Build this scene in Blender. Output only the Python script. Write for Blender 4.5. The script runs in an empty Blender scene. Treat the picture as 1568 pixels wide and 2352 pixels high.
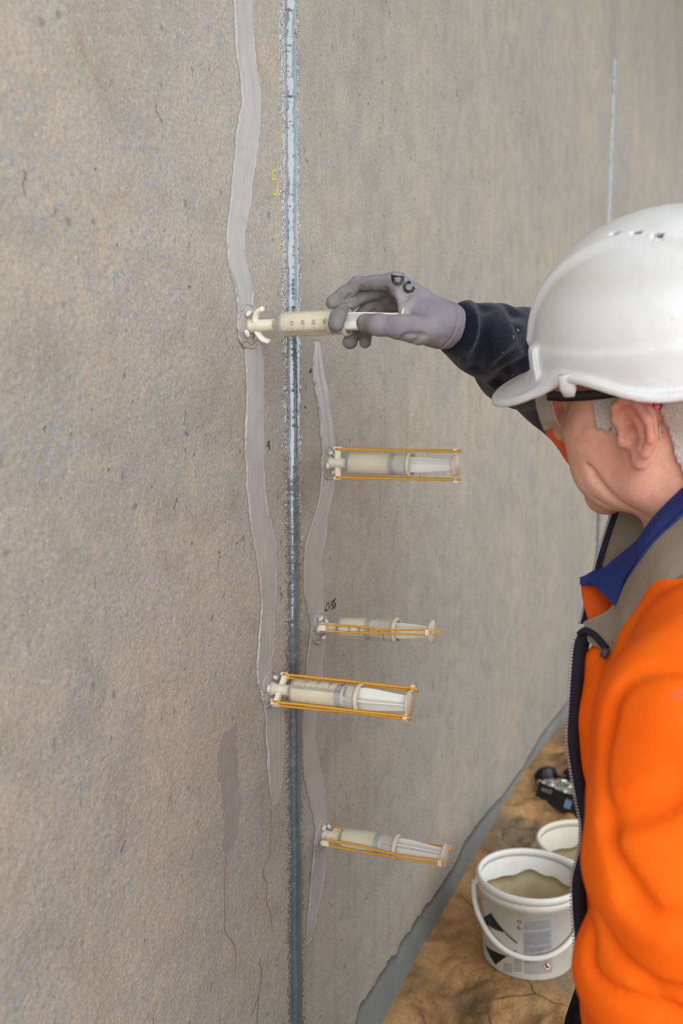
import bpy, bmesh, math, random
import numpy as np
from mathutils import Vector, Matrix

random.seed(7)
rng = np.random.default_rng(7)
SC = bpy.context.scene
COL = SC.collection

# ------------------------------------------------------------------ camera
IW, IH, FPX = 1568.0, 2352.0, 2287.0
A_YAW, A_PITCH = math.radians(23.5), math.radians(8.0)
CAM = np.array([0.0, -0.59, 1.13])
FW = np.array([math.cos(A_PITCH) * math.cos(A_YAW), math.cos(A_PITCH) * math.sin(A_YAW), -math.sin(A_PITCH)])
RT = np.array([math.sin(A_YAW), -math.cos(A_YAW), 0.0])
UP = np.cross(RT, FW)
cd = bpy.data.cameras.new('camera')
cam = bpy.data.objects.new('camera', cd)
COL.objects.link(cam)
cd.lens = FPX * 36.0 / IH
cd.sensor_width = 36.0
cd.sensor_fit = 'AUTO'
cd.clip_start = 0.02
cam.matrix_world = Matrix(((RT[0], UP[0], -FW[0], CAM[0]), (RT[1], UP[1], -FW[1], CAM[1]),
                           (RT[2], UP[2], -FW[2], CAM[2]), (0, 0, 0, 1)))
cd.dof.use_dof = True
cd.dof.focus_distance = 1.25
cd.dof.aperture_fstop = 5.0
SC.camera = cam

# ------------------------------------------------------------------ world, sun, exposure
w = bpy.data.worlds.new('overcast_sky')
SC.world = w
w.use_nodes = True
nt = w.node_tree
bg = nt.nodes['Background']
bg.inputs['Color'].default_value = (0.90, 0.96, 1.0, 1)
bg.inputs['Strength'].default_value = 1.75
sd = bpy.data.lights.new('sun', 'SUN')
sd.energy = 2.7
sd.angle = math.radians(75)
sd.color = (1.0, 0.985, 0.965)
sun = bpy.data.objects.new('sun', sd)
COL.objects.link(sun)
SUN_FROM = Vector((-0.72, -0.60, 0.32)).normalized()      # towards the light
sun.rotation_euler = SUN_FROM.to_track_quat('Z', 'Y').to_euler()
SC.view_settings.view_transform = 'Standard'
SC.view_settings.look = 'None'
SC.view_settings.gamma = 1.0
SC.view_settings.use_curve_mapping = False
SC.view_settings.exposure = -0.08

# ------------------------------------------------------------------ pixel helpers
def ray(px, py):
    return FW + RT * ((px - IW / 2) / FPX) + UP * ((IH / 2 - py) / FPX)
def P(px, py, d):
    return CAM + d * ray(px, py)
def W(px, py, off=0.0):
    r = ray(px, py)
    return CAM + r * ((-off - CAM[1]) / r[1])
def G(px, py, z=0.0):
    r = ray(px, py)
    return CAM + r * ((z - CAM[2]) / r[2])
def depth(p):
    return float(np.dot(np.asarray(p) - CAM, FW))
def proj(p):
    q = np.asarray(p) - CAM
    d = q @ FW
    return IW / 2 + FPX * (q @ RT) / d, IH / 2 - FPX * (q @ UP) / d
def nrm(v):
    v = np.asarray(v, float)
    return v / np.linalg.norm(v)

# ------------------------------------------------------------------ noise
def vnoise(p, seed=0):
    p = np.asarray(p, float)
    i = np.floor(p).astype(np.int64)
    f = p - i
    f = f * f * (3 - 2 * f)
    out = np.zeros(len(p))
    for dx in (0, 1):
        for dy in (0, 1):
            for dz in (0, 1):
                h = (i[:, 0] + dx) * 374761393 + (i[:, 1] + dy) * 668265263 + (i[:, 2] + dz) * 2147483647 + seed * 974634777
                h = (h ^ (h >> 13)) * 1274126177
                h = (h ^ (h >> 16)) & 0xffff
                wgt = (f[:, 0] if dx else 1 - f[:, 0]) * (f[:, 1] if dy else 1 - f[:, 1]) * (f[:, 2] if dz else 1 - f[:, 2])
                out += wgt * (h / 65535.0 * 2 - 1)
    return out
def fbm(p, oct=4, seed=0, gain=0.5):
    p = np.asarray(p, float)
    o, a = np.zeros(len(p)), 1.0
    for k in range(oct):
        o += a * vnoise(p * (2 ** k), seed + k * 17)
        a *= gain
    return o

# ------------------------------------------------------------------ object helpers
ROOTM = {}
def tag(o, label=None, cat=None, group=None, kind=None):
    if label: o['label'] = label
    if cat: o['category'] = cat
    if group: o['group'] = group
    if kind: o['kind'] = kind
    return o
def thing(name, label, cat, M=None, group=None):
    o = bpy.data.objects.new(name, None)
    COL.objects.link(o)
    o.empty_display_size = 0.03
    M = Matrix() if M is None else M
    o.matrix_world = M
    ROOTM[o.name] = M.copy()
    return tag(o, label, cat, group)
def mk(name, verts, faces, mat, parent=None, smooth=True, local=False, attrs=None):
    """mesh object; verts in world metres (or in the frame of the parent when local)."""
    v = np.asarray(verts, float).reshape(-1, 3)
    loc = None
    if parent is None:
        loc = np.array([v[:, 0].mean(), v[:, 1].mean(), v[:, 2].min()])
        v = v - loc
        M = Matrix.Translation(Vector(loc))
    else:
        M = ROOTM[parent.name]
        if not local:
            Mi = np.array(M.inverted())
            v = v @ Mi[:3, :3].T + Mi[:3, 3]
    me = bpy.data.meshes.new(name)
    if isinstance(faces, np.ndarray) and faces.ndim == 2:
        n, k = faces.shape
        me.vertices.add(len(v)); me.vertices.foreach_set('co', v.ravel())
        me.loops.add(n * k); me.loops.foreach_set('vertex_index', faces.ravel().astype(np.int32))
        me.polygons.add(n)
        me.polygons.foreach_set('loop_start', np.arange(0, n * k, k, dtype=np.int32))
        me.polygons.foreach_set('loop_total', np.full(n, k, dtype=np.int32))
        me.update(calc_edges=True)
    else:
        me.from_pydata([tuple(q) for q in v], [], [tuple(int(i) for i in f) for f in faces])
    me.validate()
    if smooth:
        me.polygons.foreach_set('use_smooth', np.ones(len(me.polygons), dtype=bool))
    if attrs:
        for an, av in attrs.items():
            at = me.attributes.new(an, 'FLOAT', 'POINT')
            at.data.foreach_set('value', np.asarray(av, np.float32))
    me.materials.append(mat)
    o = bpy.data.objects.new(name, me)
    COL.objects.link(o)
    if parent is not None:
        o.parent = parent
        ROOTM[o.name] = M
    else:
        o.location = loc
        ROOTM[o.name] = M
    return o

class MB:
    """collects simple shapes into one mesh."""
    def __init__(s): s.v, s.f, s.n = [], [], 0
    def add(s, v, f):
        v = np.asarray(v, float).reshape(-1, 3)
        s.v.append(v); s.f += [tuple(int(i) + s.n for i in q) for q in f]; s.n += len(v)
        return s
    def box(s, c, h, R=None):
        q = np.array([[x, y, z] for x in (-1, 1) for y in (-1, 1) for z in (-1, 1)], float) * np.asarray(h)
        if R is not None: q = q @ np.asarray(R).T
        return s.add(q + np.asarray(c), [(0, 1, 3, 2), (4, 6, 7, 5), (0, 4, 5, 1), (2, 3, 7, 6), (0, 2, 6, 4), (1, 5, 7, 3)])
    def lathe(s, prof, n=32, axis='z', close=False):
        """prof: list of (r, z) revolved about local z."""
        pr = np.asarray(prof, float); m = len(pr)
        a = np.linspace(0, 2 * math.pi, n, endpoint=False)
        v = np.stack([np.outer(np.cos(a), pr[:, 0]), np.outer(np.sin(a), pr[:, 0]), np.tile(pr[:, 1], (n, 1))], -1).reshape(-1, 3)
        f = []
        for i in range(n):
            j = (i + 1) % n
            for k in range(m - 1 if not close else m):
                k2 = (k + 1) % m
                f.append((i * m + k, j * m + k, j * m + k2, i * m + k2))
        return s.add(v, f)
    def tube(s, pts, r, n=10, caps=True, flat=1.0, upv=(0, 0, 1)):
        pts = np.asarray(pts, float); m = len(pts)
        r = np.broadcast_to(np.asarray(r, float), (m,))
        t = np.gradient(pts, axis=0); t /= np.linalg.norm(t, axis=1)[:, None] + 1e-12
        up = np.asarray(upv, float)
        vs = []
        for i in range(m):
            x = np.cross(up, t[i])
            if np.linalg.norm(x) < 1e-4: x = np.cross([1, 0.3, 0], t[i])
            x = x / np.linalg.norm(x); y = np.cross(t[i], x)
            a = np.linspace(0, 2 * math.pi, n, endpoint=False)
            vs.append(pts[i] + r[i] * (np.outer(np.cos(a), x) + flat * np.outer(np.sin(a), y)))
        f = []
        for i in range(m - 1):
            for k in range(n):
                k2 = (k + 1) % n
                f.append((i * n + k, i * n + k2, (i + 1) * n + k2, (i + 1) * n + k))
        if caps:
            f.append(tuple(range(n - 1, -1, -1))); f.append(tuple((m - 1) * n + k for k in range(n)))
        return s.add(np.concatenate(vs), f)
    def build(s, name, mat, parent=None, smooth=True, local=False):
        return mk(name, np.concatenate(s.v), s.f, mat, parent, smooth, local)

def catmull(pts, n):
    pts = np.asarray(pts, float)
    seg = np.r_[0, np.cumsum(np.linalg.norm(np.diff(pts, axis=0), axis=1))]
    t = np.linspace(0, seg[-1], n)
    q = np.vstack([2 * pts[0] - pts[1], pts, 2 * pts[-1] - pts[-2]])
    out = []
    for tt in t:
        i = min(max(np.searchsorted(seg, tt) - 1, 0), len(pts) - 2)
        u = (tt - seg[i]) / max(seg[i + 1] - seg[i], 1e-9)
        p0, p1, p2, p3 = q[i], q[i + 1], q[i + 2], q[i + 3]
        out.append(0.5 * (2 * p1 + (p2 - p0) * u + (2 * p0 - 5 * p1 + 4 * p2 - p3) * u * u + (3 * p1 - p0 - 3 * p2 + p3) * u ** 3))
    return np.array(out)

def grid_faces(n, m, off=0, flip=False):
    i, j = np.meshgrid(np.arange(n - 1), np.arange(m - 1), indexing='ij')
    a = (i * m + j).ravel() + off
    q = np.stack([a, a + 1, a + m + 1, a + m], 1)
    return q[:, ::-1] if flip else q

def slab(top, bot):
    """closed solid from two (n,m,3) grids."""
    n, m = top.shape[:2]
    v = np.concatenate([top.reshape(-1, 3), bot.reshape(-1, 3)])
    f = [grid_faces(n, m), grid_faces(n, m, n * m, True)]
    def side(idx):
        a = np.asarray(idx); b = a + n * m
        return np.stack([a[:-1], b[:-1], b[1:], a[1:]], 1)
    f += [side(np.arange(m))[:, ::-1], side((n - 1) * m + np.arange(m)), side(np.arange(n) * m), side(np.arange(n) * m + m - 1)[:, ::-1]]
    return v, np.concatenate(f)

def sheet(edges, n=60, m=16, th=0.003, bulge=0.0, wob=0.0, seed=0):
    """cloth sheet lofted through a list of edge curves (each list of points), given thickness."""
    cur = [catmull(e, n) for e in edges]
    cols = []
    for i in range(n):
        cols.append(catmull([c[i] for c in cur], m) if len(cur) > 2 else np.linspace(cur[0][i], cur[1][i], m))
    g = np.array(cols)
    du = np.gradient(g, axis=0); dv = np.gradient(g, axis=1)
    nn = np.cross(du, dv); nn /= np.linalg.norm(nn, axis=2)[:, :, None] + 1e-12
    if np.mean(nn @ -FW) < 0: nn = -nn
    t = np.linspace(0, 1, m)
    g = g + nn * (bulge * 4 * t * (1 - t))[None, :, None]
    if wob:
        w_ = fbm(g.reshape(-1, 3) * 22.0, 3, seed).reshape(n, m)
        g = g + nn * (wob * w_)[:, :, None]
    return slab(g, g - nn * th)

def frame(zdir, xhint):
    z = nrm(zdir); x = np.asarray(xhint, float); x = nrm(x - z * (x @ z)); y = np.cross(z, x)
    return np.stack([x, y, z], 1)
def mat4(R, t):
    M = Matrix.Identity(4)
    for i in range(3):
        for j in range(3): M[i][j] = R[i, j]
        M[i][3] = t[i]
    return M


# ------------------------------------------------------------------ signed distance fields
def rcone(p, a, b, ra, rb):
    a = np.asarray(a, float); b = np.asarray(b, float)
    ba = b - a
    t = np.clip(((p - a) @ ba) / max(ba @ ba, 1e-12), 0, 1)
    return np.linalg.norm(p - a - t[:, None] * ba, axis=1) - (ra + (rb - ra) * t)
def ell(p, c, r, ax=None):
    q = p - np.asarray(c)
    if ax is not None: q = q @ np.asarray(ax).T
    r = np.asarray(r, float)
    k0 = np.linalg.norm(q / r, axis=1); k1 = np.linalg.norm(q / (r * r), axis=1) + 1e-9
    return k0 * (k0 - 1) / k1
def smin(a, b, k):
    h = np.clip(0.5 + 0.5 * (b - a) / k, 0, 1)
    return b + (a - b) * h - k * h * (1 - h)
def smax(a, b, k): return -smin(-a, -b, k)
def chain(p, pts, rs, k=0.004):
    d = None
    for i in range(len(pts) - 1):
        e = rcone(p, pts[i], pts[i + 1], rs[i], rs[i + 1])
        d = e if d is None else smin(d, e, k)
    return d

def march(fn, px, py, d0=0.5, d1=1.8, n=1400):
    s = np.linspace(d0, d1, n); pts = CAM + s[:, None] * ray(px, py)
    v = fn(pts); k = np.argmax(v < 0)
    return pts[k] if v[k] < 0 else None
def snets(fn, lo, hi, h):
    lo = np.asarray(lo, float); hi = np.asarray(hi, float)
    n = np.ceil((hi - lo) / h).astype(int) + 1
    xs = [lo[k] + h * np.arange(n[k]) for k in range(3)]
    # coarse pass, then only blocks near the surface
    step = 4
    nc = (n + step - 1) // step
    cx = [lo[k] + h * (step * np.arange(nc[k]) + (step - 1) / 2) for k in range(3)]
    C = np.stack(np.meshgrid(*cx, indexing='ij'), -1).reshape(-1, 3)
    cv = fn(C).reshape(nc)
    cv = cv.astype(np.float32)
    full = np.repeat(np.repeat(np.repeat(cv, step, 0), step, 1), step, 2)[:n[0], :n[1], :n[2]].copy()
    near = np.abs(full) < h * step * 1.6
    idx = np.argwhere(near)
    vals = []
    for s in range(0, len(idx), 400000):
        vals.append(fn(lo + h * idx[s:s + 400000]))
    full[near] = np.concatenate(vals)
    full[0] = np.abs(full[0]) + 1e-6; full[-1] = np.abs(full[-1]) + 1e-6
    full[:, 0] = np.abs(full[:, 0]) + 1e-6; full[:, -1] = np.abs(full[:, -1]) + 1e-6
    full[:, :, 0] = np.abs(full[:, :, 0]) + 1e-6; full[:, :, -1] = np.abs(full[:, :, -1]) + 1e-6
    V = full; S = V < 0
    def cor(A, i, j, k): return A[i:A.shape[0] - 1 + i, j:A.shape[1] - 1 + j, k:A.shape[2] - 1 + k]
    cs = [cor(S, i, j, k) for i in (0, 1) for j in (0, 1) for k in (0, 1)]
    tot = sum(c.astype(np.int8) for c in cs)
    act = (tot > 0) & (tot < 8)
    ids = -np.ones(act.shape, np.int64)
    ci = np.argwhere(act)
    ids[act] = np.arange(len(ci))
    acc = np.zeros((len(ci), 3)); cnt = np.zeros(len(ci))
    corners = [(i, j, k) for i in (0, 1) for j in (0, 1) for k in (0, 1)]
    cvv = {c: V[ci[:, 0] + c[0], ci[:, 1] + c[1], ci[:, 2] + c[2]] for c in corners}
    for a in corners:
        for ax in range(3):
            if a[ax] == 0:
                b = list(a); b[ax] = 1; b = tuple(b)
                va, vb = cvv[a], cvv[b]
                m = (va < 0) != (vb < 0)
                t = np.where(m, va / np.where(m, va - vb, 1), 0)
                pos = np.tile(np.array(a, float), (len(ci), 1)); pos[:, ax] = t
                acc[m] += pos[m]; cnt[m] += 1
    verts = lo + h * (ci + acc / cnt[:, None])
    faces = []
    for ax in range(3):
        o1, o2 = (ax + 1) % 3, (ax + 2) % 3
        sl0 = [slice(None)] * 3; sl1 = [slice(None)] * 3
        sl0[ax] = slice(0, -1); sl1[ax] = slice(1, None)
        s0, s1 = S[tuple(sl0)], S[tuple(sl1)]
        e = np.argwhere(s0 != s1)
        e = e[(e[:, o1] > 0) & (e[:, o2] > 0) & (e[:, o1] < S.shape[o1] - 1) & (e[:, o2] < S.shape[o2] - 1)]
        if not len(e): continue
        ins = s0[tuple(e.T)]
        q = []
        for (d1, d2) in ((-1, -1), (0, -1), (0, 0), (-1, 0)):
            c = e.copy(); c[:, o1] += d1; c[:, o2] += d2
            q.append(ids[tuple(c.T)])
        q = np.stack(q, 1)
        q[~ins] = q[~ins][:, ::-1]
        faces.append(q)
    F = np.concatenate(faces)
    F = F[(F >= 0).all(1)]
    return verts, F

def text_mesh(s, size=1.0, bold=0.0):
    c = bpy.data.curves.new('t', 'FONT'); c.body = s; c.size = size; c.resolution_u = 3; c.offset = bold * size
    o = bpy.data.objects.new('t', c); COL.objects.link(o)
    dg = bpy.context.evaluated_depsgraph_get()
    me = o.evaluated_get(dg).to_mesh()
    v = np.array([tuple(q.co) for q in me.vertices]); f = [tuple(p.vertices) for p in me.polygons]
    o.evaluated_get(dg).to_mesh_clear()
    bpy.data.objects.remove(o); bpy.data.curves.remove(c)
    v[:, :2] -= (v[:, :2].min(0) + v[:, :2].max(0)) / 2
    return v, f

# ------------------------------------------------------------------ materials
def s2l(c):
    c = np.asarray(c, float) / 255.0
    return tuple(np.where(c <= 0.04045, c / 12.92, ((c + 0.055) / 1.055) ** 2.4)) + (1.0,)
class Mat:
    def __init__(s, name):
        s.m = bpy.data.materials.new(name); s.m.use_nodes = True
        s.t = s.m.node_tree; s.b = s.t.nodes['Principled BSDF']
    def n(s, typ, **kw):
        nd = s.t.nodes.new(typ)
        for k, v in kw.items():
            if k.startswith('i_'): nd.inputs[k[2:].replace('_', ' ')].default_value = v
            else: setattr(nd, k, v)
        return nd
    def l(s, a, b): s.t.links.new(a, b)
    def set(s, **kw):
        for k, v in kw.items(): s.b.inputs[k.replace('_', ' ')].default_value = v
        return s
    def co(s, scale=(1, 1, 1)):
        if not hasattr(s, '_tc'): s._tc = s.n('ShaderNodeTexCoord')
        mp = s.n('ShaderNodeMapping'); mp.inputs['Scale'].default_value = scale
        s.l(s._tc.outputs['Object'], mp.inputs['Vector'])
        return mp.outputs['Vector']
    def noise(s, scale, detail=4, rough=0.55, vec=None, dist=0.0):
        nd = s.n('ShaderNodeTexNoise'); nd.inputs['Scale'].default_value = scale
        nd.inputs['Detail'].default_value = detail; nd.inputs['Roughness'].default_value = rough
        nd.inputs['Distortion'].default_value = dist
        s.l(vec if vec is not None else s.co(), nd.inputs['Vector'])
        return nd.outputs['Fac']
    def voro(s, scale, vec=None, feature='F1', out='Distance'):
        nd = s.n('ShaderNodeTexVoronoi'); nd.feature = feature; nd.inputs['Scale'].default_value = scale
        s.l(vec if vec is not None else s.co(), nd.inputs['Vector'])
        return nd.outputs[out]
    def ramp(s, fac, stops):
        nd = s.n('ShaderNodeValToRGB'); e = nd.color_ramp.elements
        while len(e) < len(stops): e.new(0.5)
        for k, (p, c) in enumerate(stops):
            e[k].position = p; e[k].color = c if len(c) == 4 else tuple(c) + (1,)
        s.l(fac, nd.inputs['Fac'])
        return nd.outputs['Color']
    def step(s, fac, a, b):
        nd = s.n('ShaderNodeMapRange'); nd.inputs['From Min'].default_value = a; nd.inputs['From Max'].default_value = b
        s.l(fac, nd.inputs['Value'])
        return nd.outputs['Result']
    def mix(s, fac, a, b, mode='MIX'):
        nd = s.n('ShaderNodeMix'); nd.data_type = 'RGBA'; nd.blend_type = mode
        for k, v in ((0, fac), (6, a), (7, b)):
            if hasattr(v, 'links') or hasattr(v, 'is_linked'): s.l(v, nd.inputs[k])
            elif k == 0: nd.inputs[0].default_value = v
            else: nd.inputs[k].default_value = v
        return nd.outputs[2]
    def math(s, op, a, b=0.0):
        nd = s.n('ShaderNodeMath'); nd.operation = op
        for k, v in ((0, a), (1, b)):
            if hasattr(v, 'is_linked'): s.l(v, nd.inputs[k])
            else: nd.inputs[k].default_value = v
        return nd.outputs[0]
    def col(s, c): s.l(c, s.b.inputs['Base Color']); return s
    def bump(s, h, strength=0.5, dist=0.002):
        nd = s.n('ShaderNodeBump'); nd.inputs['Strength'].default_value = strength; nd.inputs['Distance'].default_value = dist
        s.l(h, nd.inputs['Height'])
        if s.b.inputs['Normal'].is_linked:
            s.l(s.b.inputs['Normal'].links[0].from_socket, nd.inputs['Normal'])
        s.l(nd.outputs['Normal'], s.b.inputs['Normal']); return s
    def attr(s, name):
        nd = s.n('ShaderNodeAttribute'); nd.attribute_name = name
        return nd.outputs['Fac']
def plain(name, rgb, rough=0.5, var=0.06, scale=60, spec=0.5, bump=0.0, bscale=300, **kw):
    m = Mat(name); m.set(Roughness=rough, Specular_IOR_Level=spec, **kw)
    c = s2l(rgb)
    lo = tuple(x * (1 - var) for x in c[:3]) + (1,); hi = tuple(min(1, x * (1 + var)) for x in c[:3]) + (1,)
    m.col(m.ramp(m.noise(scale), [(0.3, lo), (0.7, hi)]))
    if bump: m.bump(m.noise(bscale, 3), bump, 0.001)
    return m.m

def concrete(name, patch=1.0, streak=0.0, tint=(161, 153, 143)):
    m = Mat(name); m.set(Roughness=0.82, Specular_IOR_Level=0.25)
    base = m.ramp(m.noise(2.6, 5, 0.6), [(0.28, s2l((144, 140, 132))), (0.5, s2l(tint)), (0.72, s2l((168, 156, 142)))])
    mid = m.ramp(m.noise(17, 6, 0.65, dist=0.6), [(0.25, (0.40, 0.385, 0.37, 1)), (0.5, (0.5, 0.5, 0.5, 1)), (0.75, (0.58, 0.57, 0.555, 1))])
    c = m.mix(0.85, base, mid, 'OVERLAY')
    # warm sandy spots
    wm = m.step(m.noise(34, 4, 0.6), 0.55, 0.72)
    c = m.mix(m.math('MULTIPLY', wm, 0.35), c, s2l((186, 162, 138)))
    # blue-grey exposed aggregate freckles
    fr = m.step(m.noise(115, 5, 0.70, dist=0.4), 0.50, 0.58)
    zone = m.step(m.noise(8.0, 3, 0.5), 0.36, 0.62)
    fm = m.math('MULTIPLY', m.math('MULTIPLY', fr, zone), 0.95 * patch)
    c = m.mix(fm, c, s2l((143, 146, 149)))
    wh = m.step(m.noise(190, 4, 0.6), 0.60, 0.68)
    c = m.mix(m.math('MULTIPLY', wh, 0.5 * patch), c, s2l((200, 196, 190)))
    # dark stones and pits
    st = m.step(m.voro(26), 0.14, 0.06)
    rnd = m.step(m.voro(26, out='Color'), 0.62, 0.66)
    c = m.mix(m.math('MULTIPLY', m.math('MULTIPLY', st, rnd), 0.55), c, s2l((92, 94, 96)))
    dv = m.n('ShaderNodeVectorMath', operation='ADD'); dn_ = m.n('ShaderNodeTexNoise'); dn_.inputs['Scale'].default_value = 45
    m.l(m.co(), dn_.inputs['Vector']); sc_ = m.n('ShaderNodeVectorMath', operation='SCALE'); sc_.inputs['Scale'].default_value = 0.035
    m.l(dn_.outputs['Color'], sc_.inputs[0]); m.l(m.co((1, 1, 0.55)), dv.inputs[0]); m.l(sc_.outputs[0], dv.inputs[1])
    pit = m.step(m.voro(58, vec=dv.outputs[0]), 0.17, 0.08)
    prn = m.step(m.voro(58, vec=dv.outputs[0], out='Color'), 0.78, 0.82)
    pm = m.math('MULTIPLY', pit, prn)
    c = m.mix(m.math('MULTIPLY', pm, 0.6), c, s2l((98, 93, 88)))
    # rusty blotches
    ru = m.step(m.noise(6.5, 6, 0.7, dist=1.0), 0.66, 0.78)
    c = m.mix(m.math('MULTIPLY', ru, 0.45), c, s2l((140, 116, 94)))
    if streak:
        sv = m.noise(60, 4, 0.6, vec=m.co((1, 1, 0.04)))
        c = m.mix(m.math('MULTIPLY', m.step(sv, 0.5, 0.75), streak), c, s2l((128, 121, 110)))
    fine = m.ramp(m.noise(900, 2, 0.7), [(0.3, (0.42, 0.42, 0.42, 1)), (0.7, (0.58, 0.58, 0.58, 1))])
    c = m.mix(0.8, c, fine, 'OVERLAY')
    sp = m.ramp(m.noise(260, 4, 0.7, vec=m.co((1, 1, 0.8))), [(0.30, (0.34, 0.335, 0.33, 1)), (0.5, (0.5, 0.5, 0.5, 1)), (0.70, (0.62, 0.61, 0.60, 1))])
    c = m.mix(0.75, c, sp, 'OVERLAY')
    sk = m.math('MULTIPLY', m.step(m.noise(75, 3, 0.55, vec=m.co((1.6, 1, 0.45))), 0.66, 0.71), 0.5)
    c = m.mix(sk, c, s2l((104, 100, 94)))
    m.col(c)
    h = m.math('ADD', m.math('MULTIPLY', m.noise(85, 5, 0.6), 1.0), m.math('MULTIPLY', fm, 0.0))
    m.bump(h, 0.5 * (0.4 + 0.6 * patch), 0.0065)
    m.bump(m.math('MULTIPLY', pm, -1.0), 0.6, 0.004)
    m.bump(m.noise(500, 3, 0.6), 0.35, 0.0012)
    return m.m

# ================================================================== THE SETTING
X1 = 0.5 * (W(664, 300)[0] + W(679, 1900)[0])          # first joint between panels
X2 = W(1400, 420)[0]                                    # second joint
GAP = 0.011
M_conc_l = concrete('concrete_rough', 1.0)
M_conc_r = concrete('concrete_smooth', 0.30, 0.35, (154, 149, 140))
wall = thing('wall_back', 'grey concrete panel wall with vertical sealed joints', None, Matrix.Translation((X1, 0, 0)))
wall['kind'] = 'structure'
def panel(x0, x1, mat):
    b = 0.004
    pr = [(x0, 0.16), (x0, b), (x0 + b, 0), (x1 - b, 0), (x1, b), (x1, 0.16)]
    z0, z1 = -0.6, 4.2
    v = [(x, y, z) for z in (z0, z1) for (x, y) in pr]
    f = [(i, (i + 1) % 6, 6 + (i + 1) % 6, 6 + i) for i in range(6)] + [tuple(range(5, -1, -1)), tuple(range(6, 12))]
    return mk('panel', v, f, mat, wall, smooth=False)
pan_l = panel(-3.2, X1 - GAP, M_conc_l)
pan_r = panel(X1 + GAP, X2 - 0.008, M_conc_r)
panel(X2 + 0.008, 11.0, M_conc_r)
mb = MB().box(((X1 + 4) / 2, 0.17, 1.8), (8.0, 0.008, 2.4))
mk('backing', np.concatenate(mb.v), mb.f, plain('joint_backing', (60, 60, 60), 0.9), wall, smooth=False)

# ground: brown rock, higher near the camera
BASE = np.array([W(*q) for q in [(800, 2480), (868, 2352), (960, 2190), (1090, 1960), (1200, 1770), (1290, 1660), (1360, 1560)]])
def ground_raw(x, y):
    zb = np.interp(x, BASE[:, 0], BASE[:, 2])
    # ledge of rock beside the wall that drops off towards the bucket
    edge = 0.20 + 0.05 * np.sin(x * 9 + 1)
    e = np.clip(1 - (-y - edge) / 0.10, 0, 1); e = e * e * (3 - 2 * e)
    z = np.where(zb > 0, zb * e, zb)
    # unseen bank behind the camera, added to cut sky light low on the wall
    k = np.clip((-y - 1.9) / 1.5, 0, 1); z = z + 0.5 * k * k * (3 - 2 * k)
    p = np.stack([x, y, np.zeros_like(x)], -1).reshape(-1, 3)
    r = 0.030 * fbm(p * 4.0, 3, 3) + 0.030 * np.abs(fbm(p * 11, 4, 11)) - 0.016 + 0.008 * fbm(p * 32, 3, 23)
    fade = np.clip(-y / 0.10, 0.22, 1.0)
    return z + r.reshape(x.shape) * fade
FLATS = []
def ground(x, y):
    z = ground_raw(x, y)
    for (fx, fy, fz, fr) in FLATS:
        d = np.hypot(x - fx, y - fy)
        k = np.clip((fr * 1.6 - d) / (fr * 0.6), 0, 1); k = k * k * (3 - 2 * k)
        z = z * (1 - k) + (fz + 0.15 * (z - fz) * (d > fr * 0.95)) * k
    return z

# bucket placement first, so the rock can carry it
B1 = G(1212, 2192, 0.0)
FLATS.append((B1[0], B1[1], 0.0, 0.11))
R1 = 116.0 * depth(P(1200, 2004, 1.66)) / FPX

# rim height so that the rim centre lands on its pixel
hs = np.linspace(0.1, 0.3, 400)
H1 = hs[np.argmin([abs(proj(B1 + np.array([0, 0, q]))[1] - 2004) for q in hs])]
R1 = 116.0 * depth(B1 + np.array([0, 0, H1])) / FPX
RB1 = 102.0 * depth(B1) / FPX
print('BUCKET', B1, H1, R1, RB1)
D2 = depth(B1 + np.array([0, 0, H1])) * 116.0 / 106.0
RC2 = P(1344, 1930, D2)
B2 = np.array([RC2[0], RC2[1], RC2[2] - H1])
print('B2', B2)
FLATS.append((B2[0], B2[1], B2[2], 0.10))

# unseen slab added overhead to block the high sky, so daylight comes in low
mb = MB().box((5.0, -0.95, 3.75), (6.8, 1.15, 0.15))
sky_slab = mb.build('sky_block_slab', M_conc_r, None, smooth=False)
tag(sky_slab, 'unseen concrete slab added overhead to block the high sky', None, kind='structure')
def axis_grid(a, b, c, d, fine, coarse):
    return np.unique(np.concatenate([np.arange(a, b, coarse), np.arange(b, c, fine), np.arange(c, d + coarse, coarse)]))
gx = axis_grid(-3.0, 0.95, 3.4, 11.0, 0.007, 0.16)
gy = np.unique(np.concatenate([np.arange(-5.0, -1.1, 0.16), np.arange(-1.1, 0.03, 0.008), [0.05]]))
XX, YY = np.meshgrid(gx, gy, indexing='ij')
ZZ = ground(XX, YY)
mrock = Mat('brown_rock'); mrock.set(Roughness=0.9, Specular_IOR_Level=0.2)
c = mrock.ramp(mrock.noise(7, 6, 0.65, dist=0.5), [(0.28, s2l((104, 84, 62))), (0.44, s2l((156, 121, 82))), (0.58, s2l((186, 145, 98))), (0.75, s2l((168, 148, 122)))])
c = mrock.mix(mrock.step(mrock.noise(3.2, 5, 0.6), 0.52, 0.66), c, s2l((140, 121, 98)))
c = mrock.mix(mrock.math('MULTIPLY', mrock.step(mrock.noise(16, 5, 0.7, dist=1.5), 0.58, 0.72), 0.6), c, s2l((90, 68, 44)))
ck = mrock.step(mrock.voro(9, vec=mrock.co((1, 1, 0.5)), feature='DISTANCE_TO_EDGE'), 0.022, 0.0)
ckm = mrock.math('MULTIPLY', ck, mrock.step(mrock.noise(6, 3), 0.5, 0.6))
c = mrock.mix(mrock.math('MULTIPLY', ckm, 0.8), c, s2l((48, 38, 28)))
c = mrock.mix(0.5, c, mrock.ramp(mrock.noise(240, 3), [(0.3, (0.38, 0.38, 0.38, 1)), (0.7, (0.62, 0.62, 0.62, 1))]), 'OVERLAY')
mrock.col(c)
mrock.bump(mrock.noise(38, 6, 0.65), 0.7, 0.012).bump(mrock.noise(260, 3), 0.4, 0.002)
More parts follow.
